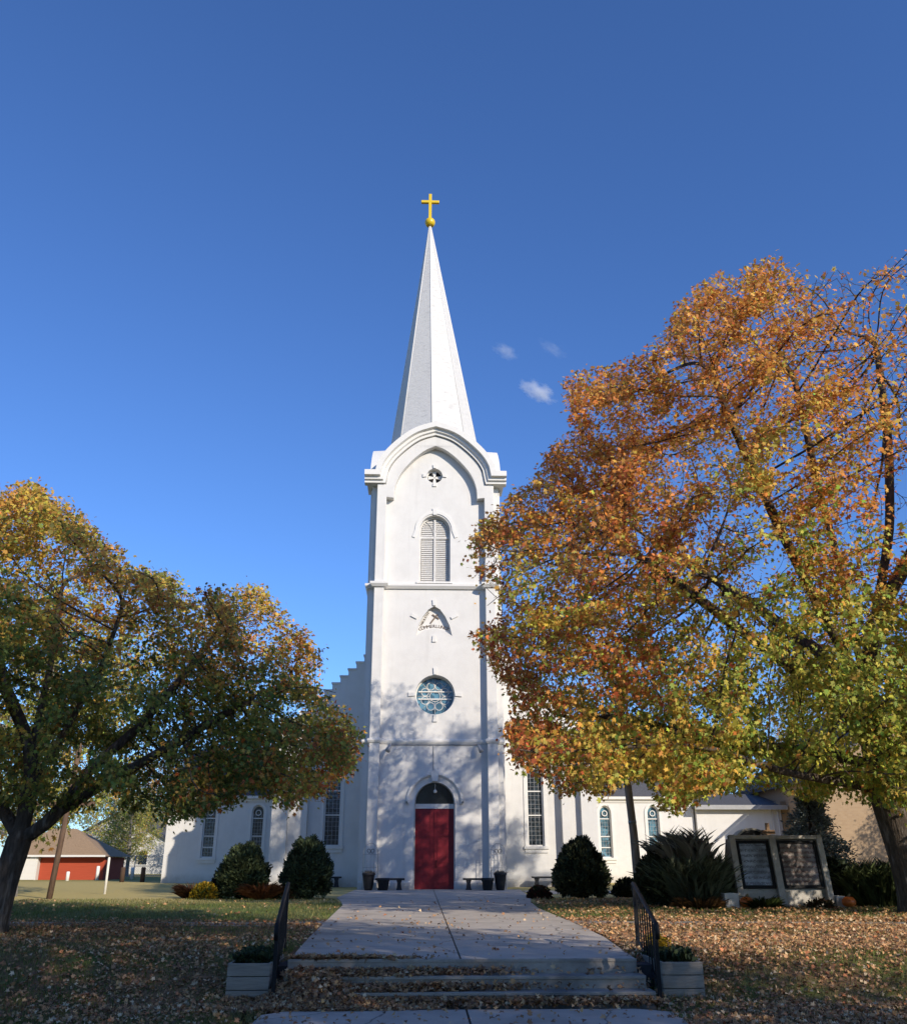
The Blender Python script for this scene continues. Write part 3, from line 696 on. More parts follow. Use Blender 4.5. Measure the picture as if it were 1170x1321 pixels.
# -------------------------------------------------- transepts
TY = 60.0
for sx, xs_ in ((-1, (-13.28, -10.32)), (1, (11.45, 14.5))):
    xa, xb = sorted((NX + sx * 8.11, NX + sx * 16.5))
    outer = [(xa, 0), (xb, 0), (xb, 5.0), (xa, 5.0)]
    g = [arched(wx, .37, 1.45, 4.1, 1.15) for wx in xs_]
    mb = MB().slab(outer, [q[::-1] for q in g], TY, TY + .5).box(xa, xb, TY + .502, 72, 0, 4.98)
    obj('transept_wall', mb, M['stucco'], ch)
    mb = MB().sweep([(xa, TY), (xb, TY)], [(-.01, 4.72), (.06, 4.72), (.10, 4.86), (.28, 4.92), (.28, 5.08), (-.01, 5.08)], lambda p, h: (p.x, p.y, h))
    obj('eave_moulding', mb, M['trim'], ch)
    obj('transept_roof', MB().slab([(TY - .3, 5.085), (72.2, 5.085), (66, 8.6)], [], xa - .2 if sx < 0 else xa, xb if sx < 0 else xb + .2, 'x'), M['roof'], ch)
    for wx in xs_:
        gl = lancet('transept_window', wx, .37, 1.45, 4.1, 1.15, TY, M['glass'] if sx < 0 else M['rose_glass'], (2.05, 2.7, 3.75))
        mb = MB().ring((wx, 4.08), .13, .05, TY + .10, TY + .145, 20)
        obj('oculus', mb, M['trim'], gl)
    xd = NX + sx * 8.45
    obj('downspout', MB().tube([(xd, TY - .12, 0), (xd, TY - .12, 4.8)], .06, 8), M['trim'], ch)
# parish hall
hl = thing('parish_hall', 'low white annex with a grey eave and diagonal shadow at the right of the church', 'hall', (20, 62, 0))
obj('wall', MB().box(17.2, 22.6, TY - .3, 70, 0, 4.35), M['stucco'], hl)
obj('roof', MB().box(17.0, 22.9, TY - .75, 70.3, 4.35, 4.5).slab([(TY - .6, 4.502), (70.2, 4.502), (65, 5.6)], [], 17.0, 22.9, 'x'), M['roof'], hl)
obj('fascia', MB().box(17.0, 22.9, TY - .78, TY - .752, 4.28, 4.55), M['fascia'], hl)
obj('downspout', MB().tube([(22.35, TY - .4, 0), (22.35, TY - .4, 4.3)], .05, 8).tube([(22.0, TY - .4, 0), (22.0, TY - .4, 4.3)], .03, 8), M['trim'], hl)
obj('brick_pier', MB().box(22.65, 24.0, TY - .25, 66, 0, 4.8), M['brick'], hl)
# tan brick building
bb = thing('brick_building', 'tan brick gabled building dappled with tree shade at the far right', 'building', (29, 58, 0))
obj('wall', MB().slab([(23.0, 0), (37, 0), (37, 5.9), (30, 11.1), (23.0, 5.9)], [[(29.4, 1.1), (29.4, 3.2), (31.0, 3.2), (31.0, 1.1)]], 54, 54.4).box(23.0, 37, 54.402, 68, 0, 5.85), M['brick'], bb)
mb = MB()
mb.slab([(22.6, 5.62), (30, 11.12), (37.4, 5.62), (37.4, 5.86), (30, 11.36), (22.6, 5.86)], [], 53.6, 68.3)
obj('roof', mb, M['roof'], bb)
wn = obj('window', MB().box(29.4, 31.0, 54.2, 54.26, 1.1, 3.2), M['dark_glass'], bb)
obj('frame', MB().slab([(29.4, 1.1), (31, 1.1), (31, 3.2), (29.4, 3.2)], [[(29.5, 1.2), (29.5, 3.1), (30.9, 3.1), (30.9, 1.2)]], 54.1, 54.19), M['trim'], wn)

# ================================================================== PORCH FURNITURE
def trellis(x, label):
    t = thing('trellis', label, 'trellis', (x, 43.55, 0), 'trellises beside the church door')
    mb = MB(); y = 43.55; hw = .33
    arcp = [(x - hw, y, .05)] + [(x - hw * math.cos(math.pi * i / 14), y, 1.55 + .42 * math.sin(math.pi * i / 14)) for i in range(15)] + [(x + hw, y, .05)]
    mb.tube(arcp, .013, 6)
    obj('arch_frame', mb, M['fascia'], t)
    mb = MB()
    for dx in (-.165, 0, .165): mb.tube([(x + dx, y, .1), (x + dx, y, 1.55 + .42 * math.sqrt(1 - (dx / hw) ** 2))], .008, 5)
    for z in (.45, .95, 1.5): mb.tube([(x - hw, y - .01, z), (x + hw, y - .01, z)], .008, 5)
    obj('bar', mb, M['fascia'], t)
    mb = MB()
    for s in (-1, 1):
        mb.tube([(x + s * (.08 + .09 * math.cos(R(a)) * (1 - a / 700)), y - .015, 1.62 + .12 * math.sin(R(a)) * (1 - a / 700)) for a in range(0, 420, 30)], .012, 5)
    obj('scroll', mb, M['iron'], t)
trellis(-2.34, 'thin arched garden trellis against the tower left of the red door')
trellis(3.38, 'thin arched garden trellis against the tower right of the red door')
def bench(x, y, w_, label):
    t = thing('bench', label, 'bench', (x, y, .02), 'dark stone benches along the church front')
    obj('seat', MB().box(x - w_ / 2, x + w_ / 2, y - .19, y + .19, .43, .51), M['bench'], t, bevel=.012)
    for s in (-1, 1):
        xx = x + s * (w_ / 2 - .24); mb = MB().slab([(xx - .13, .022), (xx + .13, .022), (xx + .10, .12), (xx + .08, .3), (xx + .12, .429), (xx - .12, .429), (xx - .08, .3), (xx - .10, .12)], [], y - .14, y + .14)
        obj('leg', mb, M['bench'], t)
bench(-1.45, 43.45, 1.3, 'dark stone bench left of the red door with a low pot in front')
bench(2.42, 43.45, 1.25, 'dark stone bench right of the red door with a low pot in front')
bench(-4.75, 48.9, 1.4, 'dark stone bench half hidden behind the rounded evergreen left of the walk')
bench(6.15, 48.9, 1.35, 'dark stone bench under the tall window right of the tower')
def pot(name, x, y, prof, label, plant):
    t = thing(name, label, 'planter', (x, y, .022), 'dark pots beside the church door')
    obj('pot', MB().lathe(prof, (x, y, .022), 20), M['pot'], t)
    if plant:
        N = 260; a = rng.uniform(0, 2 * math.pi, N); rr = .2 * np.sqrt(rng.uniform(0, 1, N))
        c = np.stack([x + rr * np.cos(a), y + rr * np.sin(a), np.full(N, prof[-1][1] - .05)], 1); d = unit(N) * .6; d[:, 2] = rng.uniform(.5, 1.1, N)
        cards('dry_plant', M['grassblade'], t, BLADE, c, d, unit(N), rng.uniform(.12, .3, N), np.array([.32, .29, .24]) * rng.uniform(.5, 1.2, (N, 1)), .1)
tall = [(.17, 0), (.2, .1), (.25, .5), (.265, .6), (.29, .62), (.29, .7), (.24, .7), (.23, .64)]
low = [(.19, 0), (.22, .08), (.25, .36), (.28, .40), (.29, .5), (.25, .5), (.24, .44)]
pot('tall_planter', -2.38, 43.1, tall, 'tall black planter with dry stems left of the red door', True)
pot('tall_planter', 3.42, 43.1, tall, 'tall black planter with dry stems right of the red door', True)
pot('low_planter', -1.72, 43.0, low, 'squat black pot in front of the bench left of the red door', False)
pot('low_planter', 2.85, 43.0, low, 'squat black pot in front of the bench right of the red door', False)

# ================================================================== RAILINGS AND PLANTER BOXES
def railing(xa, xb, label):
    """xa at the lower post, xb at the upper post"""
    t = thing('handrail', label, 'handrail', ((xa + xb) / 2, 12.8, -.3), 'black iron handrails beside the steps')
    y0, z0, y1, z1 = 11.9, -.40, 13.9, 0.0
    zt0, zt1 = .45, .84
    X = lambda y: xa + (xb - xa) * (y - y0) / (y1 - y0)
    P = lambda y, z: (X(y), y, z)
    obj('post', MB().box(xa - .022, xa + .022, y0 - .022, y0 + .022, z0 - .05, zt0 - .01), M['iron'], t)
    obj('post', MB().box(xb - .022, xb + .022, y1 - .022, y1 + .022, z1 - .1, zt1 - .01), M['iron'], t)
    obj('top_rail', MB().tube([P(y0 - .16, zt0 - .16), P(y0 - .2, zt0 - .06), P(y0 - .12, zt0 + .0), P(y0 + .05, zt0 + .02), P(y1, zt1 + .01), P(y1 + .12, zt1 + .01), P(y1 + .15, zt1 - .07)], .027, 8), M['iron'], t)
    obj('bottom_rail', MB().tube([P(y0, -.24), P(y1, .16)], .017, 6), M['iron'], t)
    for i in range(1, 8):
        f = i / 8; y = y0 + (y1 - y0) * f; x = X(y)
        obj('baluster', MB().box(x - .009, x + .009, y - .009, y + .009, -.24 + .4 * f, zt0 + (zt1 - zt0) * f + .01), M['iron'], t)
railing(-1.72, -1.90, 'black iron handrail at the left end of the steps')
railing(2.80, 3.01, 'black iron handrail at the right end of the steps')
def planter_box(x0, x1, label, flowers):
    t = thing('planter_box', label, 'planter box', ((x0 + x1) / 2, 12.5, -.36), 'wooden planter boxes flanking the steps')
    y0, y1 = 12.05, 13.2
    for k in range(3):
        z0 = -.42 + .145 * k + .004
        mb = MB().slab([(x0, y0), (x1, y0), (x1, y1), (x0, y1)], [[(x0 + .03, y0 + .03), (x0 + .03, y1 - .03), (x1 - .03, y1 - .03), (x1 - .03, y0 + .03)]], z0, z0 + .138, 'z')
        obj('board', mb, M['wood'], t, bevel=.006)
    obj('soil', MB().box(x0 + .032, x1 - .032, y0 + .032, y1 - .032, -.3, -.03), M['shrubcore'], t)
    N = 1500; c = np.stack([rng.uniform(x0 + .05, x1 - .05, N), rng.uniform(y0 + .2, y1 - .1, N), rng.uniform(-.05, .06, N)], 1)
    d = unit(N); d[:, 2] = abs(d[:, 2]) + .3
    cards('foliage', M['needle'], t, OVAL, c, d, unit(N), rng.uniform(.05, .11, N), np.array([.03, .045, .018]) * rng.uniform(.4, 1.6, (N, 1)))
    if flowers:
        N = 420; c = np.stack([rng.uniform(x0 + .06, x0 + .32, N), rng.uniform(y0 + .7, y1, N), rng.uniform(.06, .24, N)], 1)
        cards('yellow_flowers', M['leaf'], t, OVAL, c, unit(N), np.tile([0, -.5, 1.], (N, 1)) + .5 * unit(N), rng.uniform(.03, .055, N), np.array([.6, .38, .02]) * rng.uniform(.5, 1.1, (N, 1)))
planter_box(-2.30, -1.80, 'grey wooden planter box with dark plants beside the left handrail', False)
planter_box(2.88, 3.38, 'grey wooden planter box with yellow flowers beside the right handrail', True)

# ================================================================== NOTICE BOARD AND ITS GARDEN
sg = thing('notice_board', 'concrete church sign with two black framed notice panels leaning back', 'sign', (9.85, 26.5, 0))
tilt = Matrix.Translation((0, 26.5, .02)) @ Matrix.Rotation(R(-11), 4, 'X') @ Matrix.Translation((0, -26.5, 0))
mb = MB().slab([(26.5, 0), (27.35, 0), (27.35, 1.2), (27.05, 1.76), (26.9, 1.76)], [], 8.55, 11.18, 'x')
obj('concrete_body', mb, M['signstone'], sg, bevel=.02)
mb = MB()
for xa, xb in ((8.55, 8.72), (9.68, 9.86), (11.02, 11.18)): mb.box(xa, xb, 26.36, 26.52, .0, 1.86)
mb.box(8.55, 11.18, 26.37, 26.51, 1.75, 1.85)
mb.xform(tilt); obj('rib', mb, M['signstone'], sg, bevel=.012)
for i, (xa, xb, pm) in enumerate(((8.74, 9.66, 'print_a'), (9.88, 11.0, 'print_b'))):
    fr = MB().slab([(xa, .46), (xb, .46), (xb, 1.72), (xa, 1.72)], [[(xa + .08, .54), (xa + .08, 1.64), (xb - .08, 1.64), (xb - .08, .54)]], 26.42, 26.50); fr.xform(tilt)
    f_ = obj('panel_frame', fr, M['iron'], sg)
    pn = MB().box(xa + .08, xb - .08, 26.455, 26.495, .54, 1.64); pn.xform(tilt); p_ = obj('notice', pn, M[pm], f_)
pu = thing('pumpkin', 'orange pumpkin beside the white box at the left foot of the sign', 'pumpkin', (8.62, 26.0, .0), 'pumpkins by the sign')
def pumpkin_parts(t, c, r):
    v = []; f = []; n, m_ = 30, 12
    for j in range(m_ + 1):
        th = math.pi * j / m_
        for i in range(n):
            a = 2 * math.pi * i / n; k = r * (1 - .07 * abs(math.cos(a * 5)) ** .5 * math.sin(th)) ; v.append((c[0] + k * math.sin(th) * math.cos(a), c[1] + k * math.sin(th) * math.sin(a), c[2] + r * .82 - .82 * k * math.cos(th) * (1 - .15 * (1 - math.sin(th)))))
    for j in range(m_):
        for i in range(n): f.append((j * n + i, j * n + (i + 1) % n, (j + 1) * n + (i + 1) % n, (j + 1) * n + i))
    obj('body', MB().add(v, f, True), M['pumpkin'], t)
    obj('stalk', MB().tube([(c[0], c[1], c[2] + 1.45 * r), (c[0] + .02, c[1], c[2] + 1.65 * r), (c[0] + .06, c[1], c[2] + 1.85 * r)], [.04, .028, .03], 6), M['stem'], t)
pumpkin_parts(pu, (8.62, 26.0, 0), .19)
p2 = thing('pumpkin', 'orange pumpkin in front of the dark pot at the right foot of the sign', 'pumpkin', (11.42, 26.1, 0), 'pumpkins by the sign')
pumpkin_parts(p2, (11.42, 26.1, 0), .19)
pb = thing('planter_trough', 'small white planter trough at the left foot of the sign', 'trough', (8.3, 26.2, 0))
obj('body', MB().slab([(8.05, 26.0), (8.42, 26.0), (8.42, 26.5), (8.05, 26.5)], [[(8.08, 26.03), (8.08, 26.47), (8.39, 26.47), (8.39, 26.03)]], 0, .38, 'z'), M['plastic'], pb)
obj('soil', MB().box(8.081, 8.389, 26.031, 26.469, .01, .33), M['shrubcore'], pb)
pb2 = thing('planter_trough', 'small pale blue trough between the sign and the dark pot', 'trough', (11.1, 26.4, 0))
obj('body', MB().slab([(11.2, 26.3), (11.42, 26.3), (11.42, 26.6), (11.2, 26.6)], [[(11.23, 26.33), (11.23, 26.57), (11.39, 26.57), (11.39, 26.33)]], 0, .3, 'z'), M['plastic'], pb2)
dp = thing('garden_pot', 'large dark pot standing right of the sign', 'pot', (11.55, 27.2, 0))
obj('pot', MB().lathe([(.2, 0), (.24, .1), (.3, .6), (.34, .66), (.34, .74), (.28, .74), (.27, .66)], (11.55, 27.2, 0), 20), M['pot'], dp)
N = 900; c = np.array([11.55, 27.2, .95]) + unit(N) * np.array([.4, .4, .32]) * rng.uniform(.4, 1, (N, 1))
cards('plant', M['needle'], dp, OVAL, c, unit(N) + np.array([0, 0, .6]), unit(N), rng.uniform(.08, .16, N), np.array([.022, .03, .014]) * rng.uniform(.4, 1.8, (N, 1)))
cs = thing('stone_cross', 'small brown stone cross standing behind the sign', 'cross', (10.5, 29, 0))
q = [(-.07, 1.2), (.07, 1.2), (.05, 1.95), (.2, 1.95), (.2, 2.07), (.05, 2.07), (.05, 2.27), (-.05, 2.27), (-.05, 2.07), (-.2, 2.07), (-.2, 1.95), (-.05, 1.95)]
obj('shaft', MB().slab([(10.5 + a, b) for a, b in q], [], 28.94, 29.06), M['stone'], cs, bevel=.012)
obj('plinth', MB().box(10.2, 10.8, 28.7, 29.3, 0, 1.2), M['signstone'], cs)
ar = thing('grotto_arch', 'small dark rounded arch top showing above the left notice panel', 'arch', (10.1, 29.5, 0))
obj('arch', MB().slab(arched(10.1, .5, 0, 1.68, .8), [], 29.3, 29.7), M['bench'], ar)
obj('rim', MB().slab(arched(10.1, .56, 0, 1.68, .82), [arched(10.1, .5, -.01, 1.68, .8)[::-1]], 29.26, 29.72), M['signstone'], ar)

# ================================================================== PLANTING
def shrub(name, loc, rx, rz, N, label, cat='shrub', tint=(.055, .075, .03), size=.13, shape=1.0, group=None, lumps=.26):
    """clipped evergreen: a dark inner body under a skin of many small sprays"""
    t = thing(name, label, cat, loc, group)
    x, y, z = loc
    u = rng.uniform(0, 1, N); th = np.arccos(1 - 1.72 * u); a = rng.uniform(0, 2 * math.pi, N)
    dirs = np.stack([np.sin(th) * np.cos(a), np.sin(th) * np.sin(a), np.cos(th)], 1)
    lump = 1 + lumps * nz(dirs, 3.2, x) + .08 * nz(dirs, 9, y)
    prof = lambda c_: np.where(c_ > 0, (1 - np.clip(c_, 0, 1) ** 2 * 0) , 1)
    rr = rng.uniform(.86, 1.06, N) * lump
    tp = 1 - .26 * np.clip(dirs[:, 2], 0, 1) ** .8 + .05
    p = np.stack([x + rx * rr * tp * dirs[:, 0], y + rx * rr * tp * dirs[:, 1], z + rz * .42 + np.where(dirs[:, 2] > 0, rz * .58, rz * .5) * rr * dirs[:, 2]], 1)
    d = dirs + np.array([0, 0, .7]) + .7 * unit(N)
    tt = np.array(tint) * rng.uniform(.45, 1.7, (N, 1)) * (1 + .5 * nz(p, 2.5)[:, None]) + rng.uniform(0, .012, (N, 1)) * np.array([1, .7, .2])
    cards('foliage', M['needle'], t, OVAL, p, d, dirs + .5 * unit(N), size * rng.uniform(.6, 1.3, N), tt, .6)
    mb = MB(); v = []; f = []; n, m_ = 20, 10
    for j in range(m_ + 1):
        q = math.pi * j / m_
        for i in range(n):
            b = 2 * math.pi * i / n; dd = (math.sin(q) * math.cos(b), math.sin(q) * math.sin(b), math.cos(q))
            k = .86 * (1 + lumps * noise.noise(Vector((dd[0] * 3.2 + x, dd[1] * 3.2, dd[2] * 3.2))))
            tp = 1.02 - .26 * max(0, dd[2]) ** .8; v.append((x + rx * k * tp * dd[0], y + rx * k * tp * dd[1], max(z, z + rz * .42 + (rz * .58 if dd[2] > 0 else rz * .5) * k * dd[2])))
    for j in range(m_):
        for i in range(n): f.append((j * n + i, j * n + (i + 1) % n, (j + 1) * n + (i + 1) % n, (j + 1) * n + i))
    obj('inner_growth', MB().add(v, f, True), M['shrubcore'], t)
    return t
shrub('rounded_evergreen', (-6.17, 33.9, 0), .74, 1.66, 9000, 'rounded green evergreen farthest left in front of the church wing', group='rounded evergreens', tint=(.075, .10, .045))
shrub('rounded_evergreen', (-4.0, 33.9, 0), .74, 1.86, 9000, 'rounded evergreen just left of the walk behind the left handrail', group='rounded evergreens', tint=(.065, .09, .045))
shrub('rounded_evergreen', (5.5, 33.9, 0), .78, 1.82, 10000, 'dark rounded evergreen just right of the walk beside the bench', group='rounded evergreens', tint=(.045, .058, .03))
shrub('rounded_evergreen', (6.75, 27.4, 0), .66, 1.36, 8000, 'low round dark evergreen between the bare pole and tall grass', group='rounded evergreens', tint=(.05, .058, .03))
shrub('dark_shrub', (-6.95, 34.3, 0), .34, .85, 1500, 'small dark shrub tucked left of the leftmost evergreen', tint=(.02, .022, .018), size=.12)
shrub('dark_shrub', (7.3, 34.6, 0), .5, .55, 1600, 'low dark shrub behind the bare pole', tint=(.02, .026, .016), size=.12)
def tuft(name, loc, r, h, N, tint, label, cat='plant', spread=.6, w_=.05, curl=0.22, base=.25, loose=False):
    t = thing(name, label, cat, loc)
    a = rng.uniform(0, 2 * math.pi, N); q = np.sqrt(rng.uniform(0, 1, N)) * r * base
    c = np.stack([loc[0] + q * np.cos(a), loc[1] + q * np.sin(a), np.full(N, loc[2] - .02)], 1)
    d = np.stack([np.cos(a) * spread * rng.uniform(.1, 1, N), np.sin(a) * spread * rng.uniform(.1, 1, N), np.ones(N)], 1) + .15 * unit(N)
    T = ARCH.copy(); T[:, 2] *= curl / .22
    nn = np.stack([np.cos(a), np.sin(a), -.2 * np.ones(N)], 1) + .25 * unit(N)
    hh = h * rng.uniform(.55, 1.1, N)
    if loose:                              # windblown: blades lean and bend every way, many of them short
        d = np.stack([np.cos(a) * spread * .5 + rng.normal(0, .2, N) - .06, np.sin(a) * spread * .5 + rng.normal(0, .2, N), np.ones(N)], 1)
        nn = np.stack([rng.normal(0, 1, N) - .3, rng.normal(0, 1, N), -.15 * np.ones(N)], 1); hh = h * rng.uniform(.35, 1.12, N) * rng.uniform(.75, 1, N)
    cards('blades', M['grassblade'], t, T, c, d, nn, hh, np.array(tint) * rng.uniform(.5, 1.5, (N, 1)), w_)
    return t
def mound(name, loc, rx, rz, N, tints, label, cat='plant', size=.07):
    t = thing(name, label, cat, loc)
    dd = unit(N); dd[:, 2] = abs(dd[:, 2]); rr = rng.uniform(.55, 1.05, (N, 1))
    p = np.array(loc) + dd * rr * np.array([rx, rx, rz])
    ti = np.array(tints)[rng.integers(0, len(tints), N)] * rng.uniform(.6, 1.3, (N, 1))
    cards('foliage', M['leaf'], t, OVAL, p, dd + .6 * unit(N) + np.array([0, 0, .4]), dd + .4 * unit(N), size * rng.uniform(.6, 1.3, N), ti)
    return t
tuft('perennial_clump', (-5.35, 33.0, 0), .5, .68, 900, (.22, .085, .035), 'rusty orange brown perennial between the two left evergreens', w_=.07, spread=.8, base=.6)
mound('yellow_chrysanthemum', (-7.35, 33.4, 0), .45, .5, 1800, [(.45, .34, .03), (.10, .12, .03), (.5, .30, .02)], 'yellow and green chrysanthemum mound at the left end of the bed', size=.08)
tuft('perennial_clump', (-7.95, 34.2, 0), .45, .62, 600, (.13, .06, .035), 'reddish brown dry perennial behind the yellow chrysanthemum', w_=.06, spread=.7, base=.6)
mound('low_plant', (-4.75, 33.2, 0), .5, .32, 900, [(.05, .06, .02), (.14, .07, .03)], 'low brown green plant between the perennial and evergreen', size=.08)
mound('red_chrysanthemum', (3.98, 33.4, 0), .42, .38, 1500, [(.13, .03, .02), (.06, .03, .02), (.05, .05, .02)], 'low dark red chrysanthemum mound below the right bench', size=.07)
tuft('garden_tuft', (9.05, 26.0, 0), .4, .42, 500, (.05, .07, .02), 'small green tuft below the left notice panel', w_=.07, spread=.9, base=.8)
mound('low_plant', (10.6, 26.0, 0), .4, .22, 500, [(.06, .05, .02), (.12, .06, .03)], 'low brownish plant below the right notice panel', size=.07)
tuft('perennial_clump', (7.35, 25.9, 0), .5, .42, 500, (.20, .10, .04), 'dry tan perennial in front of the tall ornamental grass', w_=.06, spread=.9, base=.9)
# tall ornamental grass
og = tuft('ornamental_grass', (7.62, 27.3, 0), .8, 1.55, 9000, (.22, .25, .16), 'tall dark arching ornamental grass with seed heads left of the sign', 'ornamental grass', spread=.22, w_=.0045, curl=.16, base=1.0, loose=True)
N = 5200; a = rng.uniform(0, 2 * math.pi, N); q = np.sqrt(rng.uniform(0, 1, N)) * .85
c = np.stack([7.62 + q * np.cos(a), 27.3 + q * np.sin(a), rng.uniform(-.02, .7, N)], 1); d = unit(N) * .55; d[:, 2] = rng.uniform(.5, 1.2, N); T = ARCH.copy(); T[:, 2] *= .9
cards('inner_blades', M['grassblade'], og, T, c, d, np.stack([np.cos(a), np.sin(a), -.2 * np.ones(N)], 1) + .6 * unit(N), rng.uniform(.35, .8, N), np.array([.19, .22, .13]) * rng.uniform(.4, 1.5, (N, 1)), .011)
N = 420; a = rng.uniform(0, 2 * math.pi, N); q = rng.uniform(.05, .6, N)
c = np.stack([7.62 + q * np.cos(a) * 1.1 - .1, 27.3 + q * np.sin(a), np.full(N, .9)], 1); d = np.stack([np.cos(a) * q * .5 - .08, np.sin(a) * q * .5, np.ones(N)], 1)
T = ARCH.copy(); T[:, 2] *= 1.1
cards('seed_head', M['grassblade'], og, T, c, d, np.stack([rng.normal(0, 1, N) - .9, rng.normal(0, 1, N), np.zeros(N)], 1), rng.uniform(.8, 1.3, N), np.array([.46, .44, .38]) * rng.uniform(.5, 1.3, (N, 1)), .011)
tuft('ornamental_grass', (12.75, 27.2, 0), .9, 1.35, 5200, (.11, .14, .055), 'bushy dark green grass clump right of the dark pot', 'ornamental grass', spread=.35, w_=.007, curl=.16, base=1.0, loose=True)
def spruce(loc, h, r, label):
    t = thing('blue_spruce', label, 'spruce tree', loc)
    obj('trunk', MB().tube([(loc[0], loc[1], 0), (loc[0], loc[1], h)], [.12, .02], 8), M['bark'], t)
    P = []; D = []; n_tier = 26
    for i in range(n_tier):
        z = h * (.06 + .92 * i / n_tier); L = r * (1 - i / n_tier) ** .8 + .08; nb = max(6, int(15 * (1 - .6 * i / n_tier)))
        for b in range(nb):
            a = rng.uniform(0, 2 * math.pi); l_ = L * rng.uniform(.7, 1.1)
            for k in np.linspace(.25, 1, 16):
                for _ in range(3):
                    P.append((loc[0] + math.cos(a) * l_ * k + rng.normal(0, .05), loc[1] + math.sin(a) * l_ * k + rng.normal(0, .05), z - .18 * k * l_ + .1 * k * k * l_ + rng.normal(0, .05)))
                    D.append((math.cos(a) + rng.normal(0, .6), math.sin(a) + rng.normal(0, .6), rng.normal(.1, .5)))
    P = np.array(P); N = len(P)
    cards('crown', M['needle'], t, OVAL, P, np.array(D), unit(N), rng.uniform(.08, .17, N), np.array([.25, .29, .275]) * rng.uniform(.4, 1.5, (N, 1)), .45)
spruce((12.0, 29.4, 0), 3.35, 1.65, 'blue grey spruce standing behind the sign')

# ================================================================== POLES, LEFT BACKGROUND
pl = thing('utility_pole', 'weathered brown wooden pole with a crossbar at the left lawn', 'pole', (-12.65, 33.8, 0))
obj('shaft', MB().tube([(-12.65, 33.8, -.1), (-12.5, 33.8, 2.3), (-12.35, 33.8, 5.2)], [.10, .092, .082], 12), M['pole_brown'], pl)
obj('crossbar', MB().box(-13.5, -11.5, 33.66, 33.70, 3.0, 3.14), M['pole_brown'], pl)
pl2 = thing('utility_pole', 'slender leaning weathered pole rising into the right maple beside the round evergreen', 'pole', (6.62, 30, 0))
obj('shaft', MB().tube([(6.66, 30, -.1), (6.60, 30, 2.0), (6.46, 30, 4.4), (6.3, 30, 7.5)], [.15, .125, .115, .10], 12), M['pole'], pl2)
obj('strap', MB().tube([(6.585, 30, 2.3), (6.575, 30, 2.38)], .13, 12), M['steel'], pl2)
def post(name, x, y, h, r, m, label, cat='post', group=None):
    o = obj(name, MB().lathe([(r, -.05), (r, h - .04), (r * .7, h)], (x, y, 0), 10), m, None, (x, y, 0)); tag(o, label, cat, group); return o
post('steel_post', -12.4, 38.8, 1.35, .05, M['whitepost'], 'thin white post alone on the sunny lawn')
post('wooden_bollard', -19.28, 63.4, .9, .15, M['brownpost'], 'dark wooden bollard nearer the white post', 'bollard', 'dark wooden bollards')
post('wooden_bollard', -17.98, 63.4, .9, .15, M['brownpost'], 'dark wooden bollard nearer the church wing', 'bollard', 'dark wooden bollards')
post('white_bollard', -24.4, 68, .6, .12, M['whitepost'], 'white bollard in front of the red garage wall', 'bollard', 'white bollards')
post('white_bollard', -23.05, 70, .95, .12, M['whitepost'], 'taller white bollard at the right end of the red wall', 'bollard', 'white bollards')
post('white_bollard', -21.8, 74, .85, .13, M['whitepost'], 'white bollard by the wire fence', 'bollard', 'white bollards')
k_ = .80
g1 = thing('garage_house', 'red walled garage with a tan roof and white garage door', 'garage', (-34 * k_, 92 * k_, 0))
gs = lambda mb: mb.xform(Matrix.Scale(k_, 4))
obj('red_wall', gs(MB().box(-35.0, -29.2, 90.2, 96, 0, 1.95)), M['redwall'], g1)
obj('side_wall', gs(MB().box(-37.4, -35.02, 89.6, 96, 0, 1.95)), M['siding'], g1)
obj('garage_door', gs(MB().box(-37.0, -35.15, 89.55, 89.598, 0.02, 1.8).box(-37.0, -35.15, 89.53, 89.549, .6, .63).box(-37.0, -35.15, 89.53, 89.549, 1.2, 1.23)), M['garage'], g1)
obj('eave', gs(MB().box(-37.8, -28.9, 89.25, 89.29, 1.96, 2.12)), M['trim'], g1)
rf = MB(); rf.add([(-37.9, 89.3, 2.0), (-28.8, 89.3, 2.0), (-28.8, 97, 2.0), (-37.9, 97, 2.0), (-35.6, 93.2, 4.5), (-33.2, 93.2, 4.5)], [(0, 1, 5, 4), (1, 2, 5), (2, 3, 4, 5), (3, 0, 4), (0, 3, 2, 1)])
obj('roof', gs(rf), M['tanroof'], g1)
def house(name, x0, x1, y0, y1, h, ridge, wall, roof, label, wins_):
    t = thing(name, label, 'house', ((x0 + x1) / 2, (y0 + y1) / 2, 0))
    xm = (x0 + x1) / 2
    obj('wall', MB().slab([(x0, 0), (x1, 0), (x1, h), (xm, ridge), (x0, h)], [], y0, y1), wall, t)
    k = .35; sl = (ridge - h) / (xm - x0)
    obj('roof', MB().slab([(x0 - k, h - k * sl + .02), (xm, ridge + .02), (x1 + k, h - k * sl + .02), (x1 + k, h - k * sl + .24), (xm, ridge + .26), (x0 - k, h - k * sl + .24)], [], y0 - .4, y1 + .4), roof, t)
    for wx, wz, ww, wh in wins_:
        g = obj('window', MB().box(wx, wx + ww, y0 - .03, y0 - .002, wz, wz + wh), M['dark_glass'], t)
        obj('frame', MB().slab([(wx - .1, wz - .1), (wx + ww + .1, wz - .1), (wx + ww + .1, wz + wh + .1), (wx - .1, wz + wh + .1)], [[(wx, wz), (wx, wz + wh), (wx + ww, wz + wh), (wx + ww, wz)]], y0 - .06, y0 - .002), M['trim'], g)
    return t
house('white_house', -40.5, -29.5, 112, 124, 3.6, 6.6, M['siding'], M['roof'], 'white gabled house dappled with tree shade behind the red garage', [(-38.5, 1, 1, 1.4), (-36, 1, 1, 1.4), (-32.5, 1, 1, 1.4)])
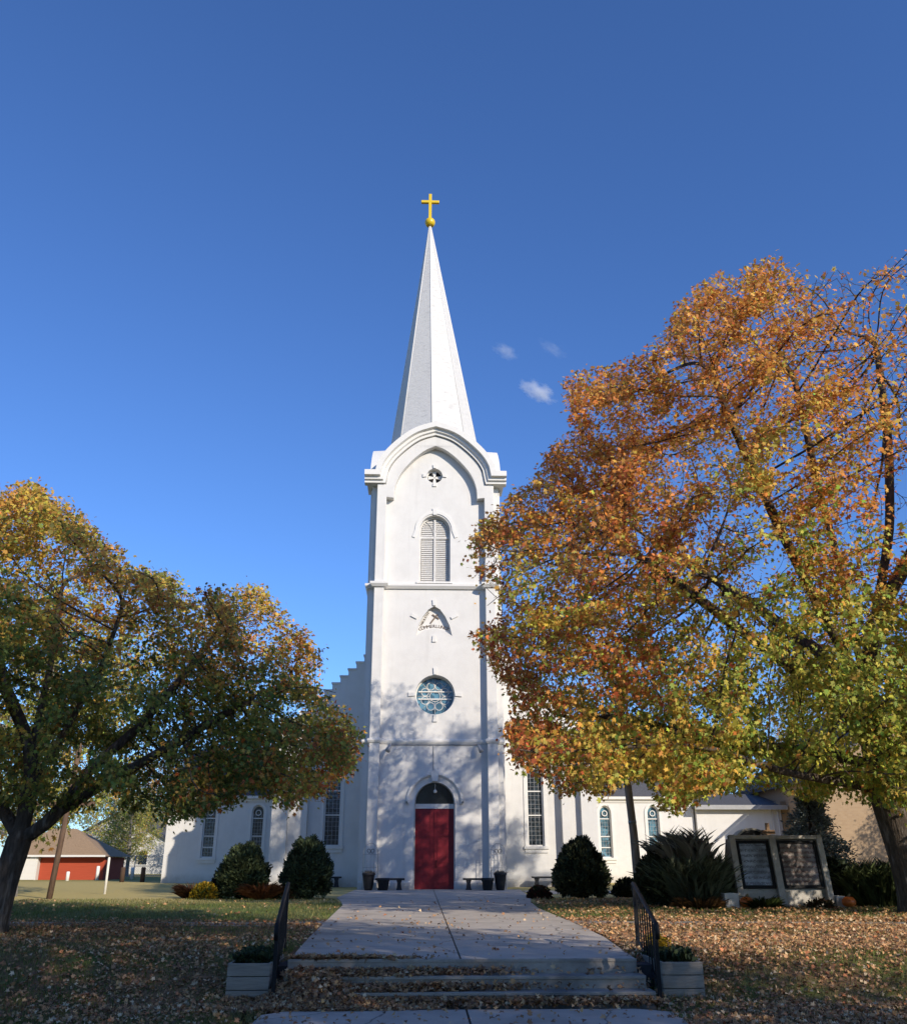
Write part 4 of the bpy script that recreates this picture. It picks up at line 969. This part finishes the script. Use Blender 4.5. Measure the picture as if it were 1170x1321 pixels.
house('white_house', -29.0, -22.0, 116, 126, 3.2, 5.4, M['siding'], M['roof'], 'low white house behind the wire fence left of the church', [(-27.5, 1, 1, 1.3), (-24.6, 1, 1, 1.3)])
house('white_house', -42.4, -31.2, 62, 72, 3.2, 6.0, M['siding'], M['roof'], 'white house with a dark roof at the left edge', [(-34.2, 1, 1, 1.3)])
fe = thing('wire_fence', 'tall grey chain link fence between the garage and church wing', 'fence', (-23, 85, 0))
for i in range(5): obj('post', MB().tube([(-27.4 + 2.5 * i, 85, 0), (-27.4 + 2.5 * i, 85, 1.75)], .04, 6), M['steel'], fe)
mb = MB().tube([(-27.4, 85, 1.72), (-17.4, 85, 1.72)], .03, 6).tube([(-27.4, 85, .9), (-17.4, 85, .9)], .02, 6)
obj('rail', mb, M['steel'], fe)
mb = MB()
for i in range(-10, 58):
    for s in (-1, 1):
        x0 = -27.4 + i * .2; x1 = x0 + s * 1.7
        a, b = (x0, .03), (x1, 1.7)
        if -27.4 <= min(x0, x1) and max(x0, x1) <= -17.4: mb.tube([(a[0], 85.03 + .01 * s, a[1]), (b[0], 85.03 + .01 * s, b[1])], .008, 3, cap=False)
obj('wire_mesh', mb, M['steel'], fe)

# ================================================================== TREES
TH, PS = R(21.2), R(1.8)
FW = np.array([math.sin(PS) * math.cos(TH), math.cos(PS) * math.cos(TH), math.sin(TH)]); RT = np.array([math.cos(PS), -math.sin(PS), 0]); UP = np.cross(RT, FW)
def bearing(p):
    """direction of points as seen from the pavement, used to trim a crown's outline to the photographed one"""
    d = p - np.array([0, 0, 1.12]); z = d @ FW
    return 585 + 1170 * (d @ RT) / z, 660.5 - 1170 * (d @ UP) / z
def inside(poly, px, py):
    r = np.zeros(len(px), bool); n = len(poly)
    for i in range(n):
        x1, y1 = poly[i]; x2, y2 = poly[(i + 1) % n]
        c = ((y1 > py) != (y2 > py)) & (px < (x2 - x1) * (py - y1) / ((y2 - y1) or 1e-9) + x1); r ^= c
    return r
def grow(limbs, att, step, infl, kill, iters=160):
    """space colonisation: limbs are seed polylines [(points, parent index of first or -1)]"""
    P = []; par = []
    for pts, attach in limbs:
        pts = [np.array(p, float) for p in pts]
        if attach is None: prev = -1
        else: prev = int(np.argmin([np.linalg.norm(q - np.array(pts[0])) for q in P]))
        for k in range(len(pts) - 1):
            n = max(1, int(np.linalg.norm(pts[k + 1] - pts[k]) / step))
            for i in range(n + (1 if k == len(pts) - 2 else 0)):
                if attach is not None and k == 0 and i == 0: continue
                P.append(pts[k] + (pts[k + 1] - pts[k]) * i / n); par.append(prev); prev = len(P) - 1
    att = np.array(att); near = np.full(len(att), -1); nd = np.full(len(att), 1e9); seen = 0
    alive = np.ones(len(att), bool)
    cap = 60000; A = np.zeros((cap, 3)); A[:len(P)] = P; n = len(P)
    for it in range(iters):
        for s in range(seen, n, 400):
            e = min(n, s + 400); dd = np.linalg.norm(att[:, None, :] - A[None, s:e, :], axis=2); j = dd.argmin(1); dm = dd[np.arange(len(att)), j]
            u = dm < nd; nd[u] = dm[u]; near[u] = j[u] + s
        seen = n
        alive &= nd > kill
        use = alive & (nd < infl)
        if not use.any(): break
        idx = near[use]; dv = att[use] - A[idx]; dv /= np.linalg.norm(dv, axis=1, keepdims=True)
        acc = {}
        for i, d in zip(idx, dv): acc[i] = acc.get(i, 0) + d
        new = 0
        for i, d in acc.items():
            d = d + rng.normal(0, .25, 3); L = np.linalg.norm(d)
            if L < 1e-6: continue
            q = A[i] + d / L * step
            if n >= cap: break
            A[n] = q; par.append(i); n += 1; new += 1
        if not new: break
    return A[:n].copy(), np.array(par[:n])
def branch_mesh(A, par, r_base, tip, kmax=10):
    n = len(A); ch_ = [[] for _ in range(n)]
    for i, p in enumerate(par):
        if p >= 0: ch_[p].append(i)
    tips = np.zeros(n)
    for i in range(n - 1, -1, -1):
        if not ch_[i]: tips[i] = 1
        if par[i] >= 0: tips[par[i]] += tips[i]
    tips = np.maximum(tips, 1); e = math.log(tips[0]) / math.log(r_base / tip)
    rad = tip * tips ** (1 / e)
    A2 = A.copy()
    for _ in range(2):                      # ease the kinks
        B = A2.copy()
        for i in range(n):
            if par[i] >= 0 and ch_[i]:
                m_ = max(ch_[i], key=lambda q: tips[q]); B[i] = .5 * A2[i] + .25 * A2[par[i]] + .25 * A2[m_]
        A2 = B
    mb = MB(); start = [(0, -1)]
    while start:
        i, p = start.pop(); pts = []; rr = []
        if p >= 0: pts.append(A2[p]); rr.append(min(rad[p] * .9, rad[i] * 1.25))
        while True:
            pts.append(A2[i]); rr.append(rad[i])
            if not ch_[i]: break
            m_ = max(ch_[i], key=lambda q: tips[q])
            for q in ch_[i]:
                if q != m_: start.append((q, i))
            i = m_
        if len(pts) < 2: continue
        r0 = max(rr); k = kmax if r0 > .12 else (6 if r0 > .05 else (4 if r0 > .02 else 3))
        if p < 0:                            # root flare
            for q in range(len(rr)):
                h = pts[q][2] - pts[0][2]; rr[q] *= 1 + .3 * math.exp(-h / .3)
        mb.tube(pts, rr, k, True, False)
    return mb, A2, rad, tips
def leaves_at(A, rad, maxr, per, spread, keep):
    idx = np.where(rad < maxr)[0]; c = np.repeat(A[idx], per, axis=0)
    c = c + rng.normal(0, spread, c.shape) * np.array([1, 1, .8]); k = keep(c); return c[rng.uniform(0, 1, len(c)) < k]
def tree(name, label, cat, base, limbs, att, step, infl, kill, r_base, tip, maxr, per, spread, keep, size, tint, bark, T=LEAF, group=None, trans='leaf', kmax=10):
    t = thing(name, label, cat, base, group)
    A, par = grow(limbs, att, step, infl, kill)
    mb, A2, rad, tips = branch_mesh(A, par, r_base, tip, kmax)
    obj('trunk', mb, bark, t)
    c = leaves_at(A2, rad, maxr, per, spread, keep); N = len(c)
    cen = att.mean(0); out = c - cen; out /= np.linalg.norm(out, axis=1, keepdims=True)
    nrm = out * .55 + np.array([.1, -.25, .55]) + .75 * unit(N)
    d = out * .5 + np.array([0, 0, -.45]) + .8 * unit(N)
    cards('crown', M[trans], t, T, c, d, nrm, size * rng.uniform(.5, 1.4, N), tint(c), rng.uniform(.6, 1.1, N))
    print(name, 'nodes', len(A), 'leaves', N)
    return t
def palette(c, fields, var=.35):
    """fields: list of (colour, weight array)"""
    W = np.stack([np.broadcast_to(np.clip(w_, 1e-4, None), (len(c),)) for _, w_ in fields], 1); W = W ** 2.6; W = W / W.sum(1, keepdims=True)
    u = rng.uniform(0, 1, (len(c), 1)); pick = (u > np.cumsum(W, 1)).sum(1).clip(0, len(fields) - 1)
    col = np.array([f[0] for f in fields])[pick]
    return col * rng.uniform(1 - var, 1 + var, (len(c), 1)) * (1 + .12 * rng.normal(size=(len(c), 3)))

# ---------- big sugar maple on the right
OUT_R = [(600, 690), (601, 722), (625, 752), (650, 775), (640, 800), (606, 815), (612, 835), (640, 868), (655, 905), (652, 950), (662, 985), (690, 1000), (706, 1022), (722, 1032), (752, 1022), (775, 1032), (800, 1015), (835, 1012), (850, 1045), (880, 1048), (905, 1028), (950, 1025), (1000, 1018), (1060, 1040), (1110, 1030), (1150, 1060), (1300, 1100), (1700, 1200), (1800, 150), (1300, 240), (1170, 318), (1148, 335), (1120, 350), (1093, 345), (1075, 335), (1050, 352), (1018, 340), (990, 326), (965, 345), (945, 365), (922, 347), (893, 372), (862, 398), (868, 425), (835, 437), (800, 465), (770, 472), (726, 482), (722, 500), (740, 530), (735, 552), (702, 580), (690, 612), (655, 640), (622, 668)]
def maple_att(N):
    cen = np.array([12.0, 24.3, 9.2]); rad = np.array([12.6, 8.4, 10.2]); out = []
    while len(out) < N:
        u = unit(4000); r = rng.uniform(.25, 1, (4000, 1)) ** .45; p = cen + u * r * rad
        p = p[p[:, 2] > 2.2]
        px, py = bearing(p); p = p[inside(OUT_R, px, py)]
        g = nz(p, .42, 3.1); p = p[(g > -.22) | ((p[:, 0] < 5) & (p[:, 2] < 8))]
        out += list(p)
    return np.array(out[:N])
att = maple_att(11500)
def skirt(poly, cen, rad, N, box, zmin):
    out = []
    while len(out) < N:
        p = cen + rng.uniform(-1, 1, (6000, 3)) * rad; p = p[p[:, 2] > zmin]; px, py = bearing(p)
        out += list(p[inside(poly, px, py) & (px > box[0]) & (px < box[1]) & (py > box[2])])
    return np.array(out[:N])
att = np.concatenate([att, skirt(OUT_R, np.array([6.5, 23.5, 4.2]), np.array([5.5, 4.5, 2.6]), 1300, (630, 960, 940), 2.0)])
B = (11.95, 23.3, -.05)
limbs = [([B, (11.85, 23.3, 1.2), (11.6, 23.3, 2.6), (11.45, 23.3, 3.9), (11.4, 23.2, 5.2), (11.9, 23.0, 7.2), (12.6, 22.8, 9.6), (13.0, 22.8, 12), (13.3, 22.9, 15.6)], None),
         ([(11.45, 23.3, 3.9), (10.2, 23.0, 5.2), (8.6, 22.6, 6.3), (6.9, 22.4, 7.6), (5.0, 22.3, 9.0)], 1),
         ([(11.4, 23.2, 5.2), (10.4, 22.8, 7.2), (9.3, 22.2, 9.4), (8.3, 21.8, 12.0), (7.8, 21.8, 14)], 1),
         ([(11.5, 23.3, 3.3), (10.4, 23.6, 3.75), (8.8, 24.2, 4.0), (7.0, 24.6, 4.3), (5.4, 24.8, 4.9)], 1),
         ([(11.6, 23.3, 2.6), (10.8, 22.6, 2.85), (9.6, 22.0, 2.95), (8.2, 21.4, 3.1), (6.4, 21.0, 3.6)], 1),
         ([(11.4, 23.2, 5.2), (11.2, 23.0, 8), (10.8, 22.8, 11), (10.6, 22.8, 14.5)], 1),
         ([(11.6, 23.3, 2.9), (12.8, 23.6, 4.6), (14.8, 24, 6.2), (17, 24.2, 8)], 1),
         ([(11.4, 23.2, 4.6), (11.0, 24.6, 6.6), (10, 26.4, 8.4), (9, 28, 10)], 1),
         ([(11.9, 23.0, 7.2), (13.6, 22.4, 9.8), (15.0, 22, 13), (15.9, 22, 16)], 1)]
def keep_r(c):
    px, py = bearing(c); j = nz(c, 1.6, 31); ok = inside(OUT_R, px + 16 * j, py + 16 * nz(c, 1.6, 47))
    k = np.ones(len(c))
    # the visible upper right of the crown has already dropped most of its leaves
    bare = np.where(px < 1190, 1, 0) * np.clip((c[:, 0] - 9.6) / 2.2, 0, 1) * np.clip((c[:, 2] - 8.0) / 2.5, 0, 1)  # unseen crown beyond the frame kept leafy to deepen shade on the tower
    k *= 1 - .965 * bare
    k *= np.where(ok, 1, .04)
    k *= np.clip(.72 + 1.5 * nz(c, .55, 9) + .8 * nz(c, 1.5, 2), .06, 1)
    return k
def tint_r(c):
    g = nz(c, .33, 5); h = nz(c, .9, 11)
    left = np.clip((9.0 - c[:, 0]) / 7, 0, 1); high = np.clip((c[:, 2] - 6) / 8, 0, 1); lowr = np.clip((c[:, 0] - 5.2) / 3, 0, 1) * np.clip((8.5 - c[:, 2]) / 4, 0, 1)
    return palette(c, [((.66, .29, .07), .34 + .6 * high + .5 * g), ((.72, .44, .09), .34 + .3 * high + .6 * h), ((.46, .14, .05), .10 + .32 * left * (1 - .5 * high) + .45 * g),
                       ((.58, .50, .09), .34 + 1.1 * lowr - .2 * high + .5 * h - .3 * g), ((.31, .37, .07), .20 + 1.3 * lowr - .3 * high - .4 * h)], .3)

MAPLE = tree('maple_tree', 'large orange and gold maple with bare upper twigs filling the right side', 'tree', B, limbs, att, .34, 5.0, .43, .45, .008, .028, 44, .17, keep_r, .112, tint_r, M['bark'])

# ---------- smaller maple on the left
OUT_L = [(-700, 500), (-200, 560), (0, 628), (22, 620), (47, 616), (62, 642), (90, 650), (115, 668), (138, 700), (158, 705), (170, 728), (200, 735), (232, 742), (240, 760), (262, 765), (285, 752), (318, 750), (345, 757), (368, 792), (398, 812), (412, 832), (420, 850), (405, 880), (428, 900), (448, 912), (466, 950), (462, 990), (446, 1006), (420, 1022), (395, 1030), (372, 1046), (345, 1025), (318, 1022), (300, 1044), (275, 1040), (262, 1056), (225, 1052), (228, 1075), (205, 1080), (185, 1068), (160, 1062), (120, 1056), (80, 1035), (40, 1040), (0, 1048), (-200, 1060), (-700, 1100)]
def left_att(N):
    cen = np.array([-7.3, 17.2, 5.0]); rad = np.array([7.4, 4.0, 4.4]); out = []
    while len(out) < N:
        u = unit(4000); r = rng.uniform(.2, 1, (4000, 1)) ** .5; p = cen + u * r * rad
        p = p[p[:, 2] > 2.05]
        px, py = bearing(p); p = p[inside(OUT_L, px, py)]
        p = p[~((p[:, 2] < 3.3) & (p[:, 0] < -4.2) & (rng.uniform(0, 1, len(p)) < .8))]
        g = nz(p, .75, 1.7); p = p[g > -.17]
        out += list(p)
    return np.array(out[:N])
att = np.concatenate([left_att(8500), skirt(OUT_L, np.array([-3.4, 17.0, 3.4]), np.array([3.2, 2.6, 1.8]), 1500, (215, 470, 930), 1.75)])
B = (-7.28, 17.1, -.05)
limbs = [([B, (-7.2, 17.1, .8), (-7.05, 17.1, 1.5), (-7.02, 17.1, 2.4), (-7.1, 17.1, 3.4), (-7.0, 17.1, 4.6), (-7.1, 17.2, 6.2)], None),
         ([(-7.0, 17.1, 1.45), (-6.4, 17.0, 1.95), (-5.8, 16.9, 2.35), (-5.0, 16.8, 2.8), (-4.1, 16.6, 3.3), (-3.1, 16.5, 3.9)], 1),
         ([(-6.4, 17.0, 1.95), (-6.1, 17.2, 2.7), (-5.5, 17.4, 3.3), (-4.7, 17.6, 4.4), (-4.2, 17.7, 5.3)], 1),
         ([(-7.02, 17.1, 2.4), (-6.5, 16.9, 3.3), (-5.9, 16.6, 4.4), (-5.6, 16.5, 5.6)], 1),
         ([(-7.0, 17.1, 1.5), (-7.6, 17.3, 2.1), (-8.6, 17.4, 3.0), (-9.8, 17.5, 4.0)], 1),
         ([(-7.05, 17.1, 3.0), (-7.7, 16.8, 4.2), (-8.2, 16.6, 5.6), (-8.4, 16.6, 6.8)], 1)]
def keep_l(c):
    px, py = bearing(c); j = nz(c, 2.2, 31); ok = inside(OUT_L, px + 24 * j, py + 24 * nz(c, 2.2, 47))
    return np.where(ok, 1, .07) * np.clip(.72 + 1.6 * nz(c, .8, 4) + .7 * nz(c, 2.0, 6), .08, 1)
def tint_l(c):
    g = nz(c, .5, 15); h = nz(c, 1.2, 21); top = np.clip((c[:, 2] - 5) / 3, 0, 1); lf = np.clip((-5.5 - c[:, 0]) / 3, 0, 1); rt = np.clip((c[:, 0] + 3) / 1.5, 0, 1) * np.clip((4.5 - c[:, 2]) / 1.5, 0, 1)
    lowc = np.clip((5.4 - c[:, 2]) / 1.6, 0, 1) * np.clip((c[:, 0] + 8.6) / 2.0, 0, 1) * np.clip((-1.9 - c[:, 0]) / 1.0, 0, 1)  # autumn colour with painted light: low centre darkened like shade, top more golden
    return palette(c, [((.64, .35, .08), .38 + 1.0 * top * lf - .2 * lowc + .5 * g), ((.62, .48, .09), .42 + .4 * top - .15 * lowc + .5 * h), ((.30, .31, .07), .40 - .3 * top + .2 * lowc - .5 * g), ((.15, .19, .05), .24 - .3 * top + .35 * lowc - .3 * h), ((.54, .19, .05), .12 + .55 * rt + .45 * g)], .3)

LEFTM = tree('maple_tree', 'olive green and orange maple with dark forked limbs at the left', 'tree', B, limbs, att, .22, 3.0, .27, .215, .0055, .020, 40, .125, keep_l, .074, tint_l, M['bark'])

# ---------- background and street trees: two base trees, copied
def generic(name, label, base, h, rx, N, leaf, tint, bark, step=.5, per=12, trunk_r=.3, group=None):
    b = np.array(base); cen = b + np.array([0, 0, h * .58]); rad = np.array([rx, rx, h * .44]); u = unit(N * 4); r = rng.uniform(.2, 1, (N * 4, 1)) ** .45; p = cen + u * r * rad
    p = p[nz(p, .4, h) > -.18][:N]
    limbs = [([tuple(b + np.array([0, 0, -.05])), tuple(b + np.array([.05, 0, h * .12])), tuple(b + np.array([0, .1, h * .25])), tuple(b + np.array([.2, 0, h * .5]))], None)]
    return tree(name, label, 'tree', base, limbs, p, step, 6, step * 1.2, trunk_r, .01, .05, per, .33, lambda c: np.clip(.8 + 1.2 * nz(c, .5, 2), .1, 1), leaf, tint, bark, group=group, kmax=8)
def tint_y(c):
    return palette(c, [((.48, .42, .09), .5 + .4 * nz(c, .4, 1)), ((.26, .29, .07), .5), ((.5, .3, .08), .2 + .4 * nz(c, .4, 8))], .3)
def tint_o(c):
    return palette(c, [((.44, .24, .08), .5 + .4 * nz(c, .4, 1)), ((.26, .17, .08), .4), ((.48, .37, .09), .25 + .4 * nz(c, .4, 8))], .3)
GA = generic('ash_tree', 'yellow green tree with a thick grey trunk behind the left maple', (-14.95, 36, 0), 12.5, 4.6, 4000, .19, tint_y, M['greybark'], .45, 11, .27)
GB = generic('street_tree', 'brown and yellow street tree behind the tan brick building', (34, 76, 0), 15.0, 6.0, 4500, .22, tint_o, M['greybark'], .5, 11, .36, 'trees around the church')
GC = generic('young_tree', 'slim sparse street tree right of the steps just outside the picture', (8.5, 4.0, -.1), 11.5, 2.7, 1500, .17, tint_o, M['greybark'], .5, 5, .12, 'trees around the church')
for loc, sc, rz, lab in (((-27.6, 44, 0), 1.62, 1.2, 'tall yellow green tree whose top shows at the left edge above the maple'),
                         ((-33, 104, 0), .85, 2.5, 'yellow green tree behind the red garage roof'),
                         ((-23.5, 106, 0), .7, 4.0, 'small yellow green tree between the fence and church wing'),
                         ((-34.5, 86, 0), .82, 1.9, 'yellow green tree beside the left end of the red garage roof'),
                         ((-27.0, 90, 0), .62, 3.3, 'small yellow green tree over the right end of the red garage roof'),
                         ((-45, 80, 0), 1.1, 5.1, 'yellow green tree beyond the left edge house'),
                         ((-21, 134, 0), 1.3, .7, 'distant yellow green tree behind the low white house')):
    t = dup(GA, loc, lab, rz, sc); t['group'] = 'trees around the church'
for loc, sc, rz, lab in (((24.5, 88, 0), .8, 1.0, 'brown tree behind the annex roof'),
                         ((33.8, 46.4, 0), .62, 2.0, 'brown tree in front of the tan brick building beyond the right edge'),
                         ((46, 64, 0), 1.0, 3.0, 'brown and yellow tree right of the brick building'),
                         ((-36, 128, 0), 1.0, 2.0, 'brown tree behind the white gabled house'),
                         ((23, 33, 0), .75, 4.4, 'brown and yellow tree beyond the big maple'),
                         # the street trees that shade the lawn, behind and beside the photographer
                         ((7.5, -3.5, -.4), (.92, .92, 1.12), 0.4, 'tall street tree right behind the photographer'),
                         ((2.0, -8.0, -.4), 1.1, 2.4, 'tall street tree straight behind the photographer'),
                         ((10.6, -5.2, -.4), (.95, .95, 1.15), 1.4, 'tall street tree to the right behind the photographer'),
                         ((18, -8.0, -.4), .75, 5.2, 'street tree at the far right behind the photographer')):
    t = dup(GB, loc, lab, rz, sc); t['group'] = 'trees around the church'

# ================================================================== GRASS AND FALLEN LEAVES
def on_ground(x, y):
    z = np.array([gz(a, b) for a, b in zip(x, y)])
    conc = (x > -1.66) & (x < 2.68)
    z = np.where(conc & (y > 12.42), .024, z); z = np.where(conc & (y <= 12.42) & (y > 12.13), -.14, z); z = np.where(conc & (y <= 12.13) & (y > 11.86), -.28, z); z = np.where(conc & (y <= 11.86), -.40, z)
    return z
def fallen(N, xr, yr, dens, size, lift=.012):
    x = rng.uniform(*xr, N); y = rng.uniform(*yr, N); k = rng.uniform(0, 1, N) < dens(x, y); x, y = x[k], y[k]
    z = on_ground(x, y) + lift
    pile = np.clip(1 - np.hypot((x + 1.2) / .75, (y - 12.0) / .7), 0, 1); z = np.maximum(z, -.40 + .34 * pile * rng.uniform(.55, 1.0, len(x)))
    n = len(x); c = np.stack([x, y, z + rng.uniform(0, .025, n)], 1)
    d = unit(n); d[:, 2] *= .3; nn = np.tile([.12, -.25, 1.], (n, 1)) + .75 * unit(n)
    cols = np.array([(.52, .29, .14), (.64, .36, .15), (.36, .19, .095), (.68, .50, .30), (.22, .125, .07), (.56, .21, .09)])
    ti = cols[rng.choice(6, n, p=[.28, .2, .2, .14, .12, .06])] * rng.uniform(.65, 1.25, (n, 1))
    return c, d, nn, size * rng.uniform(.6, 1.25, n), ti
def dens_lawn(x, y):
    conc = (x > np.interp(y, [12, 20, 28, 34], [-1.66, -1.97, -2.3, -3.0])) & (x < np.interp(y, [12, 16, 26, 34], [2.68, 2.96, 3.1, 3.8])) & (y > 12.42)
    low = (x > -1.7) & (x < 2.7) & (y < 11.42)
    side = (np.abs(y - (20 - .05 * x)) < .6)
    steps = (x > -1.66) & (x < 2.68) & (y > 11.4) & (y < 12.42)
    nn = np.array([noise.noise(Vector((a * .45, b * .45, 3))) for a, b in zip(x, y)])
    k = np.clip(.45 + 1.7 * nn, .04, 1)
    k = np.where(x > 2.7, np.clip(k + .25, 0, 1), k)
    k = np.where(y > 21, np.where(x > 2.8, .45 * k, .10 * k), k)
    k = np.where(x < 0, .42 * k, k); k = np.where(side, .12, k); k = np.where(conc, .008, k); k = np.where(low, .03, k)
    k = np.where(steps, np.clip(.75 - .45 * (x + .6), .03, .8), k)
    return k
P1 = [fallen(110000, (-9, 10), (9.0, 16), dens_lawn, .058), fallen(90000, (-12, 14), (16, 22), dens_lawn, .062), fallen(40000, (-14, 16), (22, 33), dens_lawn, .08)]
# leaves caught along the risers and heaped over the left end of the steps
nP = 11000; x = rng.normal(-1.2, .5, nP); y = rng.uniform(11.35, 12.55, nP); k = x < .2; x, y = x[k], y[k]
h = np.clip(.36 - .30 * np.clip((x + 1.5) / 1.2, 0, 1), 0, 1) * np.clip((x + 2.0) / .5, 0, 1) * rng.uniform(0.2, 1, len(x)) * np.clip((y - 11.3) / .9, 0.15, 1); n = len(x)
z = np.maximum(on_ground(x, y), -.42 + h) + .01
cols = np.array([(.44, .24, .11), (.52, .28, .12), (.31, .16, .08), (.56, .40, .22), (.20, .11, .06)])
d = unit(n); d[:, 2] *= .4
P1.append((np.stack([x, y, z], 1), d, np.tile([0, -.3, 1.], (n, 1)) + .6 * unit(n), .062 * rng.uniform(.6, 1.25, n), cols[rng.integers(0, 5, n)] * rng.uniform(.65, 1.2, (n, 1))))
nP = 8000; x = rng.uniform(-1.5, 2.75, nP); y = rng.choice([11.72, 12.02, 12.3], nP, p=[.5, .3, .2]) + rng.normal(0, .05, nP); k = rng.uniform(0, 1, nP) < np.where(y < 11.85, np.clip(1.1 - .12 * (x + 1.5), .35, 1), np.clip(1.0 - .75 * (x - .2), .04, 1)); x, y = x[k], y[k]; n = len(x)
d = unit(n); d[:, 2] *= .4
P1.append((np.stack([x, y, on_ground(x, y) + rng.uniform(.01, .07, n)], 1), d, np.tile([0, -.2, 1.], (n, 1)) + .7 * unit(n), .062 * rng.uniform(.6, 1.25, n), cols[rng.integers(0, 5, n)] * rng.uniform(.65, 1.2, (n, 1))))
cc = [np.concatenate(q) for q in zip(*P1)]
o = cards('fallen_leaves', M['litter'], None, CURL, *cc, rng.uniform(.6, 1.1, len(cc[0])))
tag(o, 'dry brown and orange fallen leaves scattered over the lawn and steps', 'fallen leaves', None, 'stuff')
# a low heap of leaves carries the drift at the left end of the steps
v = []; f = []; nx, ny = 22, 14
for j in range(ny):
    for i in range(nx):
        x = -2.6 + 2.5 * i / (nx - 1); y = 11.25 + 1.4 * j / (ny - 1)
        hh = max(0, 1 - math.hypot((x + 1.2) / .6, (y - 12.1) / .65)); v.append((x, y, -.45 + .30 * hh ** .8 + .03 * noise.noise(Vector((x * 4, y * 4, 0)))))
for j in range(ny - 1):
    for i in range(nx - 1): a = j * nx + i; f.append((a, a + 1, a + nx + 1, a + nx))
o = obj('leaf_heap', MB().add(v, f, True), mat('leaf_heap_surface', (.11, .06, .03), .95, .1, var=.7, scale=22, bump=.8, bscale=25)); tag(o, 'heap of brown leaves drifted against the left end of the steps', 'leaf heap', None, 'stuff')
def grass(N, xr, yr, hgt, wd):
    x = rng.uniform(*xr, N); y = rng.uniform(*yr, N)
    conc = (x > np.interp(y, [12, 20, 28, 34], [-1.7, -2.0, -2.3, -3.0])) & (x < np.interp(y, [12, 16, 26, 34], [2.72, 3.0, 3.15, 3.8]))
    k = ~conc & ~(np.abs(y - (20 - .05 * x)) < .62); x, y = x[k], y[k]; n = len(x)
    z = np.array([gz(a, b) for a, b in zip(x, y)]); nn = np.array([noise.noise(Vector((a * .6, b * .6, 7))) for a, b in zip(x, y)])
    d = unit(n) * .55; d[:, 2] = 1
    ti = np.where((nn > .1)[:, None], [(.16, .20, .05)], [(.24, .22, .08)]) * rng.uniform(.5, 1.4, (n, 1))
    return np.stack([x, y, z - .01], 1), d, unit(n), hgt * rng.uniform(.5, 1.2, n), ti
G = [grass(70000, (-8.5, 9), (9.2, 15), .07, .1), grass(60000, (-13, 14), (15, 33), .08, .1)]
cc = [np.concatenate(q) for q in zip(*G)]
o = cards('grass', M['grassblade'], None, BLADE, *cc, .14)
tag(o, 'short green and straw grass between the fallen leaves', 'grass', None, 'stuff')

# ================================================================== CLOUDS
def cloud(c, size, seed, dens, label):
    m = bpy.data.materials.new('cloud_vapour'); m.use_nodes = True; n = m.node_tree.nodes; l = m.node_tree.links
    n.remove(n['Principled BSDF']); pv = n.new('ShaderNodeVolumePrincipled'); pv.inputs['Color'].default_value = (.98, .98, 1, 1); pv.inputs['Anisotropy'].default_value = .2
    tc = n.new('ShaderNodeTexCoord'); nzn = n.new('ShaderNodeTexNoise'); nzn.inputs['Scale'].default_value = 2.2; nzn.inputs['Detail'].default_value = 5; nzn.inputs['Roughness'].default_value = .62
    mp = n.new('ShaderNodeMapping'); mp.inputs['Location'].default_value = (seed, seed, 0); l.new(tc.outputs['Object'], mp.inputs[0]); l.new(mp.outputs[0], nzn.inputs['Vector'])
    ln = n.new('ShaderNodeVectorMath'); ln.operation = 'LENGTH'; l.new(tc.outputs['Object'], ln.inputs[0])
    a = n.new('ShaderNodeMath'); a.operation = 'MULTIPLY_ADD'; l.new(ln.outputs['Value'], a.inputs[0]); a.inputs[1].default_value = -.55; l.new(nzn.outputs[0], a.inputs[2])
    mr = n.new('ShaderNodeMapRange'); mr.inputs[1].default_value = .12; mr.inputs[2].default_value = .45; mr.inputs[3].default_value = 0; mr.inputs[4].default_value = dens; l.new(a.outputs[0], mr.inputs[0])
    l.new(mr.outputs[0], pv.inputs['Density']); l.new(pv.outputs[0], n['Material Output'].inputs['Volume'])
    mb = MB(); mb.lathe([(math.sin(R(t)) + 1e-3, -math.cos(R(t))) for t in range(0, 181, 15)], (0, 0, 0), 20)
    o = obj('cloud', mb, m); o.location = c; o.scale = size; o.rotation_euler = (0, R(28), 0)
    tag(o, label, 'cloud', 'small cloud wisps'); return o
def at_dir(px, py, dist):
    d = FW + RT * ((px - 585) / 1170) - UP * ((py - 660.5) / 1170); d = d / np.linalg.norm(d); return tuple(np.array([0, 0, 1.12]) + d * dist)
cloud(at_dir(694, 505, 2200), (62, 40, 30), 1.3, .05, 'small white cloud wisp right of the spire, lower and brighter one')
cloud(at_dir(652, 453, 2200), (44, 30, 22), 4.1, .022, 'faint cloud wisp right of the spire, nearest the spire')
cloud(at_dir(712, 450, 2200), (50, 30, 18), 7.7, .010, 'faintest cloud wisp right of the spire, upper right one')
